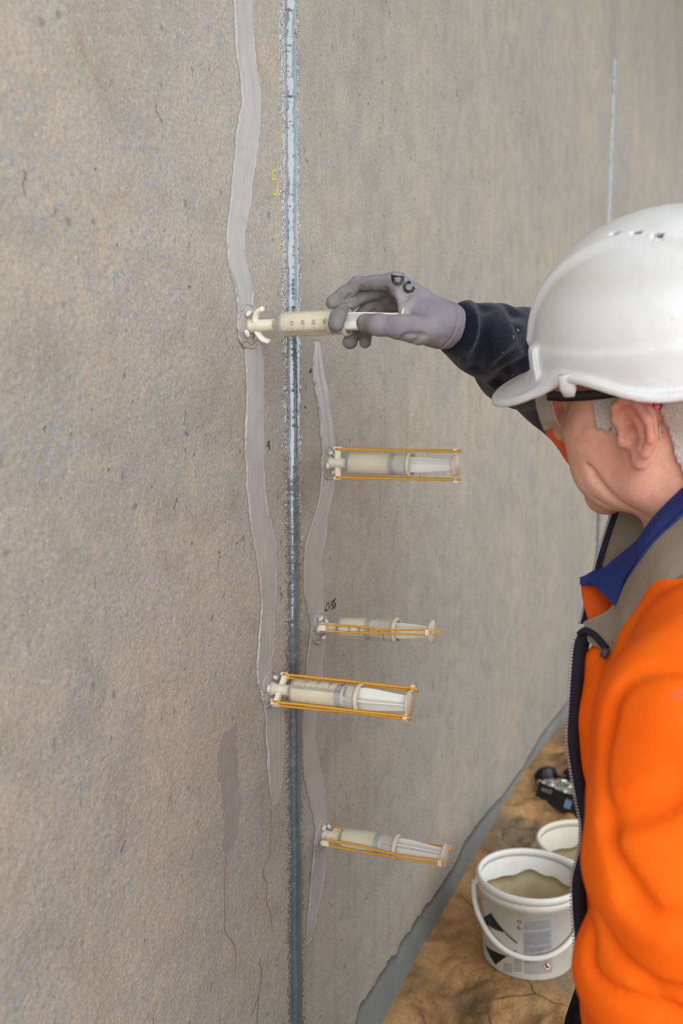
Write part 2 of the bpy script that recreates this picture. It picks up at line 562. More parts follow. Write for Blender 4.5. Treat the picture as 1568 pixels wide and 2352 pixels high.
floor = mk('floor', np.stack([XX, YY, ZZ], -1).reshape(-1, 3), grid_faces(len(gx), len(gy))[:, ::-1], mrock.m)
tag(floor, 'uneven brown rock and dirt ground along the foot of the wall', None, kind='structure')
floor['kind'] = 'structure'

# grey coating along the foot of the wall, its shadow edge painted in
mcoat = Mat('grey_coat_and_shade'); mcoat.set(Roughness=0.55, Specular_IOR_Level=0.4)
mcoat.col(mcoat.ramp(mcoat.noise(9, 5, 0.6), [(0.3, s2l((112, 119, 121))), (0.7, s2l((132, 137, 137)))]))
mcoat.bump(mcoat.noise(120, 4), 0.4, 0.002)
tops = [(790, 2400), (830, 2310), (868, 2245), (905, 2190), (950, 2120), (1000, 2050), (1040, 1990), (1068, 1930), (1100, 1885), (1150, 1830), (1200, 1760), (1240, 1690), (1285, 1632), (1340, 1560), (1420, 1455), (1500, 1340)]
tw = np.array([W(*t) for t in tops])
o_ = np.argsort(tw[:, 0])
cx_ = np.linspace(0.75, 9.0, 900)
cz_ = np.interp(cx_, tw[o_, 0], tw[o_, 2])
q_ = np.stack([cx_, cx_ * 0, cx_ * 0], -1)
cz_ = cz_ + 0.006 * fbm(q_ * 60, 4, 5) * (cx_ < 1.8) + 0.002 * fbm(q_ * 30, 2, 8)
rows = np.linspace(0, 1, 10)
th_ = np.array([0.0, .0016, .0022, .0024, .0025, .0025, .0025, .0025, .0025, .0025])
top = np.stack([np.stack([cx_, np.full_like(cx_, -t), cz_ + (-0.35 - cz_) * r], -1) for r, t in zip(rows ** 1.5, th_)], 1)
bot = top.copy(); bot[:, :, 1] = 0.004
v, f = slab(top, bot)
coat = mk('foot_coat_and_shade', v, f, mcoat.m)
tag(coat, 'dark grey coating with painted-in shadow edge along the foot of the wall', None, kind='structure')

# ------------------------------------------------------------------ joint sealant beads
mbead = Mat('blue_grey_sealant'); mbead.set(Roughness=0.2, Specular_IOR_Level=0.5, Coat_Weight=1.0, Coat_Roughness=0.05, Coat_IOR=1.95)
mbead.col(mbead.ramp(mbead.noise(14, 4), [(0.3, s2l((70, 85, 94))), (0.7, s2l((88, 103, 112)))]))
mbead.bump(mbead.noise(110, 4, 0.6, vec=mbead.co((1, 1, 0.6))), 0.55, 0.007)
def bead(parent, xc, r, z0, z1, wav, seed, name='bead', n=1400):
    zz = np.linspace(z0, z1, n)
    q = np.stack([zz * 0 + seed, zz * 0, zz], -1)
    xo = xc + 0.0012 * fbm(q * 9, 3, seed)
    rr = r * (1 + 0.04 * fbm(q * 25, 3, seed + 2))
    a = np.linspace(math.radians(-8), math.radians(188), 25)
    g = np.zeros((n, 25, 3))
    g[:, :, 0] = xo[:, None] - rr[:, None] * np.cos(a)[None]
    g[:, :, 1] = -rr[:, None] * np.sin(a)[None] * 0.92
    g[:, :, 2] = zz[:, None]
    pn = g.reshape(-1, 3)
    amp = np.clip((pn[:, 2] - 0.9) / 0.9, 0.12, 1.0)
    dn = (wav * amp * (fbm(pn * np.array([120, 120, 70]), 3, seed + 5) + 0.5 * fbm(pn * np.array([60, 60, 260]), 2, seed + 9))).reshape(n, 25)
    nx = np.stack([-np.cos(a), -np.sin(a), a * 0], -1)
    g += dn[:, :, None] * nx[None]
    bot = g.copy(); bot[:, :, 1] = 0.010
    bot[:, :, 0] = np.clip(bot[:, :, 0], xc - r * 0.9, xc + r * 0.9)
    v, f = slab(g, bot)
    return mk(name, v, f, mbead.m, parent)
def smear(parent, xa, xb, z0, z1, seed, xc_, n=700, m=26, name='smear'):
    """thin ragged film of sealant wiped onto the concrete; torn edges are real holes."""
    zz = np.linspace(z0, z1, n); xx = np.linspace(xa, xb, m)
    g = np.zeros((n, m, 3)); g[:, :, 0] = xx[None]; g[:, :, 2] = zz[:, None]
    jr = np.random.default_rng(seed)
    g[:, :, 0] += jr.uniform(-0.42, 0.42, (n, m)) * (xx[1] - xx[0]); g[:, :, 2] += jr.uniform(-0.42, 0.42, (n, m)) * (zz[1] - zz[0])
    p = g.reshape(-1, 3)
    hgt = 0.00045 + 0.00035 * fbm(p * np.array([520, 1, 300]), 3, seed)
    g[:, :, 1] = -np.clip(hgt, 0.0002, None).reshape(n, m)
    nz = fbm(p * np.array([560, 1, 300]), 3, seed + 4).reshape(n, m)
    u = np.abs(np.linspace(-1, 1, m))[None]
    edge = 1.0 + 0.35 * fbm(np.stack([zz * 0, zz * 0, zz * 9], -1), 3, seed + 8)[:, None]
    side = np.linspace(0, 1, m)[None] if xa < xc_ else np.linspace(1, 0, m)[None]
    keep = nz > 1.15 - 2.6 * side * (0.8 + 0.35 * edge)
    F = grid_faces(n, m)
    kk = keep.reshape(-1)
    F = F[kk[F].all(1)]
    used = np.unique(F); mp = -np.ones(n * m, int); mp[used] = np.arange(len(used))
    vt = g.reshape(-1, 3)[used]; F = mp[F]
    vb = vt.copy(); vb[:, 1] = 0.0015
    # close the torn borders
    E = {}
    for a, b in np.concatenate([F[:, [0, 1]], F[:, [1, 2]], F[:, [2, 3]], F[:, [3, 0]]]):
        if (b, a) in E: del E[(b, a)]
        else: E[(a, b)] = 1
    k = len(vt)
    S = np.array([(b, a, a + k, b + k) for a, b in E])
    return mk(name, np.concatenate([vt, vb]), np.concatenate([F, S, (F + k)[:, ::-1]]), msme.m, parent)
msme = Mat('wiped_sealant'); msme.set(Roughness=0.15, Specular_IOR_Level=1.0, Coat_Weight=1.0, Coat_Roughness=0.05, Coat_IOR=2.5)
msme.col(msme.ramp(msme.noise(60, 4), [(0.3, s2l((88, 91, 91))), (0.7, s2l((118, 117, 113)))]))
msme.bump(msme.noise(300, 3, 0.6, vec=msme.co((1, 1, 0.7))), 0.6, 0.003)
j1 = thing('joint_sealant', 'blue-grey sealant bead filling the vertical panel joint between the syringes', 'sealant', Matrix.Translation((X1, 0, -0.3)))
bead(j1, X1, 0.0102, -0.3, 2.2, 0.0013, 3, n=2200)
XA, XB = W(641, 900)[0], W(697, 900)[0]
smear(j1, XA, X1 - 0.007, -0.3, 2.2, 31, X1, n=3000, m=36)
smear(j1, X1 + 0.006, XB, -0.3, 2.2, 47, X1, n=2600, m=60)
j2 = thing('joint_sealant', 'shiny narrow sealant bead in the distant panel joint above the hard hat', 'sealant', Matrix.Translation((X2, 0, -0.3)))
bead(j2, X2, 0.0085, -0.2, 2.22, 0.0007, 13, n=700)
smear(j2, X2 - 0.045, X2 - 0.006, -0.2, 2.2, 71, X2, n=350)
smear(j2, X2 + 0.006, X2 + 0.045, -0.2, 2.2, 77, X2, n=350)

# ------------------------------------------------------------------ crack sealing paste
mpas = Mat('grey_paste'); mpas.set(Roughness=0.42, Specular_IOR_Level=0.45)
mpas.col(mpas.ramp(mpas.noise(25, 4), [(0.3, s2l((154, 150, 148))), (0.7, s2l((166, 161, 159)))]))
mpas.set(Roughness=0.36)
mpas.bump(mpas.noise(240, 4, 0.6, vec=mpas.co((1, 1, 0.12))), 0.35, 0.002).bump(mpas.noise(900, 2), 0.15, 0.0006)
def strip(name, rows, seed, label, th=0.0030, mat=None, ridge=1.0, taper=True, group=None, edge_j=0.0012):
    r = np.array(rows, float)
    a = np.array([W(x, y) for y, x, _ in rows]); b = np.array([W(x, y) for y, _, x in rows])
    n = int(abs(a[0, 2] - a[-1, 2]) / 0.0016) + 10; m = 60
    A, B = catmull(a, n), catmull(b, n)
    z = A[:, 2]; q = np.stack([z * 0, z * 0, z], -1)
    wd = np.abs(B[:, 0] - A[:, 0])
    A[:, 0] += 0.03 * wd * fbm(q * 22, 4, seed) + edge_j * fbm(q * 170, 3, seed + 1)
    B[:, 0] += 0.03 * wd * fbm(q * 22, 4, seed + 2) + edge_j * fbm(q * 170, 3, seed + 3)
    B[:, 2] = z
    t = np.linspace(0, 1, m)
    g = A[:, None] * (1 - t)[None, :, None] + B[:, None] * t[None, :, None]
    pn = g.reshape(-1, 3); uu = np.tile(t, n); zz = np.repeat(z, m)
    st = fbm(np.stack([uu * 9, uu * 0, zz * 4], -1), 2, seed + 6)
    rim = np.exp(-((uu - 0.055 - 0.02 * fbm(np.stack([zz * 0, zz * 0, zz * 20], -1), 2, seed)) / 0.022) ** 2) * (0.8 + 0.7 * fbm(np.stack([zz * 0, zz * 0, zz * 60], -1), 3, seed + 11))
    rim += np.exp(-((uu - 0.945) / 0.022) ** 2) * (0.6 + 0.7 * fbm(np.stack([zz * 0, zz * 0, zz * 55], -1), 3, seed + 12))
    # trowel ridge wandering along the strip
    xc = 0.5 + 0.3 * fbm(np.stack([zz * 0, zz * 0, zz * 2.0], -1), 2, seed + 21)
    rim += 0.8 * np.exp(-((uu - xc) / 0.016) ** 2) * np.clip(fbm(np.stack([zz * 0, zz * 0, zz * 5], -1), 2, seed + 22), 0, 1)
    for kk in (31, 41):
        xk = 0.35 + 0.3 * (kk > 35) + 0.22 * fbm(np.stack([zz * 0, zz * 0, zz * 1.5], -1), 2, seed + kk)
        rim += 0.5 * np.exp(-((uu - xk) / 0.014) ** 2) * np.clip(2 * fbm(np.stack([zz * 0, zz * 0, zz * 4], -1), 2, seed + kk + 1), 0, 1)
    h = th * (0.60 + 0.07 * st) + 0.0013 * ridge * rim
    edge = np.clip(np.minimum(uu, 1 - uu) / 0.02, 0, 1)
    h = h * edge
    if taper:
        k = np.minimum(np.arange(n), np.arange(n)[::-1]) / 14.0
        h = h * np.clip(np.repeat(k, m), 0.05, 1)
    g[:, :, 1] = -np.clip(h, 0.0002, None).reshape(n, m)
    bot = g.copy(); bot[:, :, 1] = 0.002
    v, f = slab(g, bot)
    o = mk(name, v, f[:, ::-1], mat or mpas.m)
    return tag(o, label, 'sealing strip', group)
LROWS = [(-1400, 548, 592), (-1000, 530, 575), (-700, 540, 585), (-400, 522, 566), (-180, 528, 572), (-30, 531, 578), (0, 533, 579), (60, 537, 580), (120, 541, 586), (180, 549, 595), (235, 553, 597), (260, 549, 596), (310, 541, 592), (360, 537, 585), (420, 529, 578), (480, 524, 570), (540, 518, 560), (600, 521, 568), (650, 532, 578), (700, 542, 580), (750, 550, 586), (800, 560, 602), (900, 564, 604), (1000, 561, 604), (1100, 563, 606), (1160, 568, 612), (1200, 573, 622), (1260, 582, 634), (1320, 592, 634), (1400, 597, 632), (1480, 590, 628), (1550, 588, 622), (1585, 596, 634), (1620, 605, 648), (1680, 608, 650), (1740, 612, 650), (1790, 615, 648), (1820, 618, 644), (1850, 625, 640)]
RROWS = [(782, 722, 732), (850, 716, 742), (900, 722, 754), (950, 730, 760), (1000, 733, 765), (1040, 738, 768), (1100, 735, 766), (1150, 728, 758), (1200, 715, 752), (1250, 700, 748), (1300, 697, 740), (1350, 697, 740), (1400, 705, 742), (1440, 712, 745), (1480, 708, 746), (1540, 700, 742), (1600, 695, 736), (1660, 693, 727), (1710, 693, 722), (1760, 695, 730), (1800, 700, 742), (1850, 712, 747), (1900, 722, 748), (1960, 718, 750), (2020, 712, 746), (2080, 706, 735), (2130, 702, 725), (2175, 700, 716)]
strip('crack_seal_strip', LROWS, 101, 'long wavy grey paste strip left of the blue-grey joint bead')
strip('crack_seal_strip', RROWS, 151, 'grey paste strip right of the blue-grey joint bead, linking three syringes')
mold = plain('old_paste', (143, 136, 133), 0.8, 0.10, 40, 0.2, 0.5, 200)
strip('crack_seal_strip', [(1678, 528, 536), (1690, 512, 542), (1740, 504, 543), (1800, 505, 547), (1850, 512, 551), (1900, 518, 550), (1940, 516, 546), (1962, 520, 536)], 191,
      'short dull old grey patch on the wall, left of the long strips', th=0.0011, mat=mold, ridge=0.15, edge_j=0.004)
# loose streaks of paste beside the right strip
for k, rws in enumerate([[(1370, 688, 694), (1390, 690, 697), (1420, 695, 699), (1440, 698, 701)], [(1480, 702, 707), (1540, 696, 701), (1590, 694, 698)]]):
    pass

# ------------------------------------------------------------------ marks on the wall
def wall_stroke(parent, name, polys, wpx, mat, off=0.0006):
    mb = MB()
    for ip, pl in enumerate(polys):
        pts = np.array([W(x, y) for x, y in pl])
        q = catmull(pts, max(6, len(pl) * 6))
        t = np.gradient(q, axis=0); t /= np.linalg.norm(t, axis=1)[:, None]
        wd = wpx * depth(q[0]) / FPX
        nn = np.cross(t, [0, -1.0, 0])
        # a stroke keeps one width on the wall, seen foreshortened sideways
        A = q + nn * wd * 0.6; B = q - nn * wd * 0.6
        top = np.stack([A, B], 1); top[:, :, 1] = -off - 0.0002 * ip
        bot = top.copy(); bot[:, :, 1] = 0.001
        v, f = slab(top, bot)
        mb.add(v, f)
    return mb.build(name, mat, parent, smooth=False)
myel = plain('yellow_crayon', (190, 180, 84), 0.8, 0.15, 300)
mink = plain('black_marker', (30, 29, 30), 0.7)
mcrk = plain('crack_rust', (128, 102, 80), 0.9)
mcrd = plain('crack_dark', (98, 90, 80), 0.9)
wall_stroke(pan_l, 'written_number', [[(636, 393), (627, 392), (626, 402), (625, 416)], [(624, 414), (631, 412), (636, 422), (636, 434), (633, 446), (628, 447), (625, 443)]], 3.4, myel)
wall_stroke(pan_l, 'written_number', [[(617, 1012), (613, 1025), (619, 1024)], [(617, 1012), (618, 1034)]], 1.6, mink)
wall_stroke(pan_r, 'written_number', [[(753, 1383), (749, 1390), (749, 1402), (753, 1400), (755, 1390), (753, 1383)], [(757, 1393), (758, 1395)], [(765, 1379), (761, 1383), (761, 1390), (764, 1390), (764, 1397), (760, 1399)], [(770, 1375), (766, 1380), (766, 1386), (769, 1386), (769, 1393), (766, 1396)], [(745, 1400), (746, 1403)]], 1.6, mink)
wall_stroke(pan_r, 'ink_spot', [[(714, 847), (712, 852), (713, 855)], [(710, 855), (714, 854)]], 3.0, mink)
wall_stroke(pan_r, 'ink_spot', [[(700, 933), (701, 938)]], 4.5, mink)
wall_stroke(pan_l, 'crack', [[(622, 1860), (619, 1960), (606, 1990), (604, 2010), (612, 2030), (611, 2065), (620, 2100), (625, 2140)]], 1.2, mcrk)
wall_stroke(pan_l, 'crack', [[(597, 2200), (596, 2215), (600, 2230), (594, 2290), (590, 2340), (593, 2380)], [(594, 2285), (577, 2330)]], 1.3, mcrd)
wall_stroke(pan_l, 'crack', [[(519, 1965), (515, 2030), (516, 2110), (517, 2140), (540, 2180), (538, 2250)]], 1.2, mcrk)

# ================================================================== INJECTION PORTS AND SYRINGES
def trans_plastic(name, rgb, trans=0.35, rough=0.35, sss=0.0):
    m = Mat(name); m.set(Roughness=rough, Specular_IOR_Level=0.5)
    c = s2l(rgb)
    m.col(m.ramp(m.noise(40), [(0.3, tuple(x * .97 for x in c[:3]) + (1,)), (0.7, c)]))
    tr = m.n('ShaderNodeBsdfTransparent'); tr.inputs['Color'].default_value = (0.97, 0.97, 0.95, 1)
    m2 = m.n('ShaderNodeMixShader'); m2.inputs[0].default_value = trans
    m.l(m.b.outputs[0], m2.inputs[1]); m.l(tr.outputs[0], m2.inputs[2])
    out = m.t.nodes['Material Output']
    m.l(m2.outputs[0], out.inputs['Surface'])
    return m.m
M_barrel = trans_plastic('milky_barrel', (240, 237, 228), 0.72, 0.28)
M_plung = trans_plastic('milky_plunger', (240, 240, 236), 0.10, 0.35)
M_neck = trans_plastic('milky_neck', (230, 222, 202), 0.22, 0.35)
M_resin = plain('cream_resin', (246, 236, 208), 0.4, 0.02)
M_piston = plain('grey_rubber_piston', (138, 156, 168), 0.5, 0.04)
M_bar = plain('ivory_plastic', (234, 226, 206), 0.4, 0.02)
M_clear = trans_plastic('clear_port', (196, 190, 182), 0.45, 0.12)
M_plug = plain('paste_plug', (205, 203, 202), 0.35, 0.04)
M_band = plain('amber_rubber', (222, 160, 40), 0.5, 0.08, 200)
M_print = plain('scale_print', (120, 106, 88), 0.6)
M_print2 = plain('scale_print_dark', (70, 66, 62), 0.6)

def port(base, zdir, roll, label, seed, wings=False, sc=1.0, nl=0.030):
    R = frame(zdir, (0, 0, 1))
    cr, sr = math.cos(roll), math.sin(roll)
    R = R @ np.array([[cr, -sr, 0], [sr, cr, 0], [0, 0, 1]])
    t = thing('injection_port', label, 'injection port', mat4(R, base), 'injection ports glued over the cracks')
    # flange with three notches
    n = 72; a = np.linspace(0, 2 * math.pi, n, endpoint=False)
    rad = 0.0215 * sc + 0.0 * a
    for k in range(3):
        d = np.angle(np.exp(1j * (a - k * 2 * math.pi / 3 - 0.5)))
        rad = rad - 0.0042 * np.exp(-(d / 0.30) ** 4)
    prof = [(0.0, 0.0040), (0.35, 0.0052), (0.62, 0.0038), (0.9, 0.0034), (1.0, 0.0026), (1.0, -0.0015), (0.0, -0.0015)]
    v = [(rad[i] * pr * math.cos(a[i]), rad[i] * pr * math.sin(a[i]), z) for i in range(n) for pr, z in prof]
    m = len(prof)
    f = [(i * m + k, ((i + 1) % n) * m + k, ((i + 1) % n) * m + k + 1, i * m + k + 1) for i in range(n) for k in range(m - 1)]
    mk('flange', v, f, M_clear, t, local=True)
    # paste pushed up through the flange slots
    for k in range(4):
        an = 0.35 + k * math.pi / 2 + 0.2 * math.sin(seed + k)
        r0 = 0.0150 * sc
        pts = [(r0 * math.cos(an + s) , r0 * math.sin(an + s), 0.0052 + 0.0015 * math.cos(s * 4)) for s in np.linspace(-0.34, 0.34, 7)]
        MB().tube(pts, [0.0012, 0.0026, 0.0031, 0.0033, 0.0030, 0.0025, 0.0012], 8).build('paste_plug', M_plug, t, local=True)
    # squeezed-out ring of paste
    aa = np.linspace(0, 2 * math.pi, 90)
    q = np.stack([np.cos(aa) * 2, np.sin(aa) * 2, aa * 0 + seed], -1)
    rr = 0.0230 * sc + 0.0012 * fbm(q * 2.2, 3, seed)
    pts = np.stack([rr * np.cos(aa), rr * np.sin(aa), 0.0012 + 0.0010 * fbm(q * 3, 3, seed + 4)], -1)
    MB().tube(pts, 0.0023 + 0.0008 * fbm(q * 4, 3, seed + 7), 8, upv=(0, 0, 1)).build('paste_ring', mpas.m, t, local=True)
    # neck
    MB().lathe([(0.0, 0.004), (0.0105, 0.004), (0.0080, 0.0075), (0.0072, 0.011), (0.0070, nl), (0.0062, nl), (0.0, nl)], 28).build('neck', M_neck, t, local=True)
    if wings:
        for s in (-1, 1):
            pts = catmull([(s * 0.006, 0, 0.011), (s * 0.012, 0, 0.0135), (s * 0.0175, 0, 0.018), (s * 0.0205, 0.0, 0.0255)], 14)
            MB().tube(pts, np.linspace(0.0036, 0.0030, 14), 10, flat=1.5, upv=(0, 1, 0)).build('wing', M_bar, t, local=True)
    else:
        R_ = None
        mb = MB().box((0, 0, 0.0165), (0.0222, 0.0032, 0.0030))
        for s in (-1, 1):
            mb.box((s * 0.0215, 0, 0.0160), (0.0018, 0.0038, 0.0050))
        mb.build('crossbar', M_bar, t, smooth=False, local=True)
    return t

def cyl_wrap(v, r, z0, ang0):
    """flat (x along axis, y around) -> on a cylinder of radius r about z."""
    a = ang0 - v[:, 1] / r
    rr = r + (v[:, 2] if v.shape[1] > 2 else 0)
    return np.stack([rr * np.cos(a), rr * np.sin(a), z0 + v[:, 0]], -1)

def syringe(base, tip, roll, label, ext, fill, print_ang=None, bands=True, ticks_dark=False, rb=0.0165, z_b0=0.034, lb=0.096, nums=False, word=True):
    """base: on the wall; tip: centre of thumb disc. local z runs away from the wall."""
    base = np.asarray(base, float)
    zdir = nrm(np.asarray(tip) - base)
    R = frame(zdir, (0, 0, 1))
    cr, sr = math.cos(roll), math.sin(roll)
    R = R @ np.array([[cr, -sr, 0], [sr, cr, 0], [0, 0, 1]])
    L = float(np.linalg.norm(np.asarray(tip) - base))
    t = thing('injection_syringe', label, 'syringe', mat4(R, base), 'resin injection syringes on the wall')
    z0, z1 = z_b0, z_b0 + lb
    z_n = 0.028
    zd = L                                                      # thumb disc
    zp = z0 + 0.004 + fill * lb                                 # piston face
    # barrel shell
    MB().lathe([(0.0, z_n), (0.0060, z_n), (0.0062, z0 - 0.0005), (rb * 0.80, z0), (rb * 0.95, z0 + 0.0012), (rb, z0 + 0.005), (rb, z1 - 0.002), (rb + 0.0006, z1),
                (rb - 0.0012, z1), (rb - 0.0012, z0 + 0.005), (rb * 0.8, z0 + 0.0016), (0.003, z0 + 0.0012), (0.0028, z_n + 0.0005), (0.0, z_n + 0.0005)], 44).build('barrel', M_barrel, t, local=True)
    # finger flange ring
    MB().lathe([(rb - 0.001, z1 - 0.0062), (rb + 0.0006, z1 - 0.0070), (rb + 0.0020, z1 - 0.0045), (rb + 0.0020, z1 - 0.0025), (rb + 0.0006, z1 + 0.0004), (rb - 0.001, z1 - 0.001)], 44, close=True).build('barrel_flange', M_neck, t, local=True)
    # resin
    ri = rb - 0.0015
    MB().lathe([(0.0, z0 + 0.002), (ri * 0.78, z0 + 0.002), (ri, z0 + 0.0055), (ri, zp), (0.0, zp)], 36).build('resin', M_resin, t, local=True)
    # piston
    MB().lathe([(0.0, zp), (ri, zp + 0.0005), (ri, zp + 0.003), (ri - 0.0008, zp + 0.0040), (ri - 0.0008, zp + 0.0052), (ri, zp + 0.0062), (ri, zp + 0.0085), (0.0, zp + 0.0085)], 36).build('piston', M_piston, t, local=True)
    # plunger: cross ribs that taper towards the disc
    pl = thing_part = None
    mb = MB()
    zs = np.array([zp + 0.0090, z1 + 0.012, z1 + 0.35 * (zd - z1), z1 + 0.75 * (zd - z1), zd - 0.003])
    ws = np.array([ri - 0.001, ri - 0.001, ri - 0.0016, ri - 0.0042, ri - 0.0052])
    for k in range(2):
        ax = np.array([math.cos(k * math.pi / 2 + 0.75), math.sin(k * math.pi / 2 + 0.75), 0])
        ay = np.array([-ax[1], ax[0], 0])
        zf = np.linspace(zs[0], zs[-1], 24); wf = np.interp(zf, zs, ws)
        g = np.stack([np.stack([-wf[:, None] * ax + zf[:, None] * [0, 0, 1] + ay * 0.0009, wf[:, None] * ax + zf[:, None] * [0, 0, 1] + ay * 0.0009], 1)], 0)[0]
        v, f = slab(g, g - ay * 0.0018)
        mb.add(v, f)
    mb.lathe([(0.0, zs[0] - 0.0005), (ri - 0.0006, zs[0] - 0.0005), (ri - 0.0006, zs[0] + 0.0035), (0.0, zs[0] + 0.0035)], 28)
    mb.build('plunger', M_plung, t, smooth=False, local=True)
    # thumb disc with pegs
    rd = rb * 1.0
    MB().lathe([(0.0, zd - 0.0016), (rd * 0.97, zd - 0.0014), (rd, zd), (rd * 0.97, zd + 0.0014), (0.0, zd + 0.0016)], 40).build('thumb_disc', M_neck, t, local=True)
    if bands:
        for s in (-1, 1):
            MB().box((s * (rd + 0.002), 0, zd), (0.0045, 0.0030, 0.0014)).box((s * (rd + 0.0055), 0, zd), (0.0016, 0.0040, 0.0026)).build('peg', M_bar, t, smooth=False, local=True)
        for s in (-1, 1):
            x0_, x1_ = s * 0.0203, s * (rd + 0.0030)
            zb = 0.0195
            pts = []
            for yy, u in [(0.0040, 0), (0.0046, .3), (0.0038, .6), (0.0034, 1)]:
                pts.append((x0_ + (x1_ - x0_) * u, yy, zb - 0.004 + (zd - zb + 0.004) * u))
            pts += [(x1_, 0.0016, zd + 0.0030), (x1_, -0.0016, zd + 0.0030)]
            for yy, u in [(-0.0034, 1), (-0.0012, .6), (-0.0044, .3), (-0.0042, 0)]:
                pts.append((x0_ + (x1_ - x0_) * u, yy, zb - 0.004 + (zd - zb + 0.004) * u))
            pts += [(x0_, -0.0015, zb - 0.0075), (x0_, 0.0015, zb - 0.0075), (x0_, 0.0040, zb - 0.004)]
            q = catmull(pts, 70)
            MB().tube(q, 0.0014, 7, flat=1.25, upv=(1, 0, 0)).build('rubber_band', M_band, t, local=True)
    if print_ang is not None:
        mb = MB(); pm_ = M_print2 if ticks_dark else M_print
        nt_ = 41
        for k in range(nt_):
            zz = 0.006 + k * (lb - 0.030) / (nt_ - 1)
            ln = 0.0085 if k % 10 == 0 else (0.0065 if k % 5 == 0 else 0.005)
            ys = np.linspace(0, ln, 4)
            g = np.stack([np.stack([np.full(4, zz - 0.00022), ys, ys * 0 + 0.00012], -1), np.stack([np.full(4, zz + 0.00022), ys, ys * 0 + 0.00012], -1)], 0)
            v = cyl_wrap(g.reshape(-1, 3), rb, z0, print_ang)
            v = np.concatenate([v, v * np.array([0.994, 0.994, 1])])
            f = grid_faces(2, 4).tolist()
            mb.add(v[:8], f)
        # figures 10..40 and the maker's word printed at the end of the scale
        for k, s in enumerate(('10', '20', '30', '40')):
            v, f = text_mesh(s, 0.0062)
            v = np.stack([-v[:, 1], v[:, 0], v[:, 2] * 0 + 0.00014], -1)     # reads around the barrel
            v[:, 0] += 0.006 + (k + 1) * (lb - 0.030) / 4; v[:, 1] += 0.0135
            mb.add(cyl_wrap(v, rb, z0, print_ang), f)
        if word:
            v, f = text_mesh('neco', 0.0072)
            v = np.stack([-v[:, 1], v[:, 0], v[:, 2] * 0 + 0.00014], -1)
            v[:, 0] += lb - 0.018; v[:, 1] += 0.004
            mb.add(cyl_wrap(v, rb, z0, print_ang), f)
        mb.build('printed_scale', pm_, t, smooth=False, local=True)
    return t

def tip_for(base, px, py, L):
    """point on the ray of a pixel at distance L from base, the solution nearer the wall normal."""
    r = ray(px, py); o = CAM - base
    a, b, c = r @ r, 2 * r @ o, o @ o - L * L
    D = b * b - 4 * a * c
    sol = [(-b + s * math.sqrt(max(D, 0))) / (2 * a) for s in (-1, 1)]
    pts = [CAM + s * r for s in sol]
    best = max(pts, key=lambda q: nrm(q - base) @ np.array([0, -1.0, 0]))
    return best
NRM = np.array([0, -1.0, 0])
SYR = [
    # base px, disc px, L, roll of band plane, port label, syringe label, fill, print angle
    ((752, 1063), (1046, 1069), 0.0, 'upright', 0.62, None),
    ((731, 1441), (992, 1452), 1.35, '', 0.42, None),
    ((618, 1581), (940, 1616), -0.80, '', 0.62, None),
    ((738, 1917), (1020, 1965), 1.62, '', 0.55, None),
]
LABS = ['cream syringe with amber bands above and below, highest of the four banded ones',
        'banded cream syringe beside the small black handwritten 0.55',
        'banded cream syringe crossing in front of the blue-grey joint bead',
        'lowest banded cream syringe, pointing towards the white bucket']
PLABS = ['round clear port under the highest banded syringe, below the gloved hand',
         'round clear port beside the small black handwritten 0.55',
         'round clear port left of the joint bead, holding the banded syringe that crosses it',
         'lowest round clear port, opposite the white bucket']
PRINT = [None, 0.85, 1.85, None]
for k, (bp, tp, roll, _, fill, _) in enumerate(SYR):
    b = W(*bp)
    # length follows from a nearly straight-out pose: intersect with the plane through b along the normal
    r = ray(*tp); d0 = depth(b)
    s_ = np.linspace(0.9, 1.6, 4000); pts = CAM + s_[:, None] * r - b
    ang = pts @ NRM / np.linalg.norm(pts, axis=1)
    L0 = float(np.linalg.norm(pts[np.argmax(ang)]))
    print('SYR', k, 'base', b.round(3), 'free length', round(L0, 4), 'cos', round(float(ang.max()), 4))
    tip = b + pts[np.argmax(ang)]
    zd = nrm(tip - b)
    port(b, zd, roll, PLABS[k], 11 + k * 7)
    rb = 0.0165
    syringe(b, tip, roll, LABS[k], 0, fill, print_ang=PRINT[k], ticks_dark=(k == 2), lb=(0.096, 0.089, 0.097, 0.089)[k])
# the held one
HB = W(568, 749)
r = ray(932, 733); s_ = np.linspace(0.9, 1.6, 4000); pts = CAM + s_[:, None] * r - HB
ang = pts @ NRM / np.linalg.norm(pts, axis=1)
HT = HB + pts[np.argmax(ang)]
print('HELD', HB.round(3), 'L', np.linalg.norm(HT - HB), 'depth base/tip', depth(HB), depth(HT))
HZ = nrm(HT - HB)
port(HB, HZ, 0.35, 'shiny wet port at the tip of the syringe held by the glove', 5, wings=True, sc=1.12, nl=0.036)
syringe(HB, HT, 0.0, 'cream syringe gripped in the grey glove, without rubber bands', 0, 0.72, print_ang=2.45, bands=False, z_b0=0.047, lb=0.086, rb=0.0150)

# ================================================================== BUCKETS AND LITTER ON THE GROUND
def bucket_plastic(name, rgb):
    m = Mat(name); m.set(Roughness=0.42, Specular_IOR_Level=0.45)
    c = m.mix(m.math('MULTIPLY', m.step(m.noise(14, 5, 0.65), 0.52, 0.75), 0.4), s2l(rgb), s2l((188, 176, 152)))
    m.col(c)
    return m.m
M_buck = bucket_plastic('white_bucket', (226, 225, 220))
M_buck2 = bucket_plastic('ivory_bucket', (216, 212, 196))
M_resid = plain('amber_residue', (206, 192, 158), 0.35, 0.12, 30)
M_black = plain('black_print', (24, 24, 25), 0.5)
M_grey = plain('grey_print', (168, 168, 168), 0.6, 0.08, 120)
M_gtxt = plain('small_print', (128, 128, 128), 0.6)
M_red = plain('red_print', (205, 96, 100), 0.6)

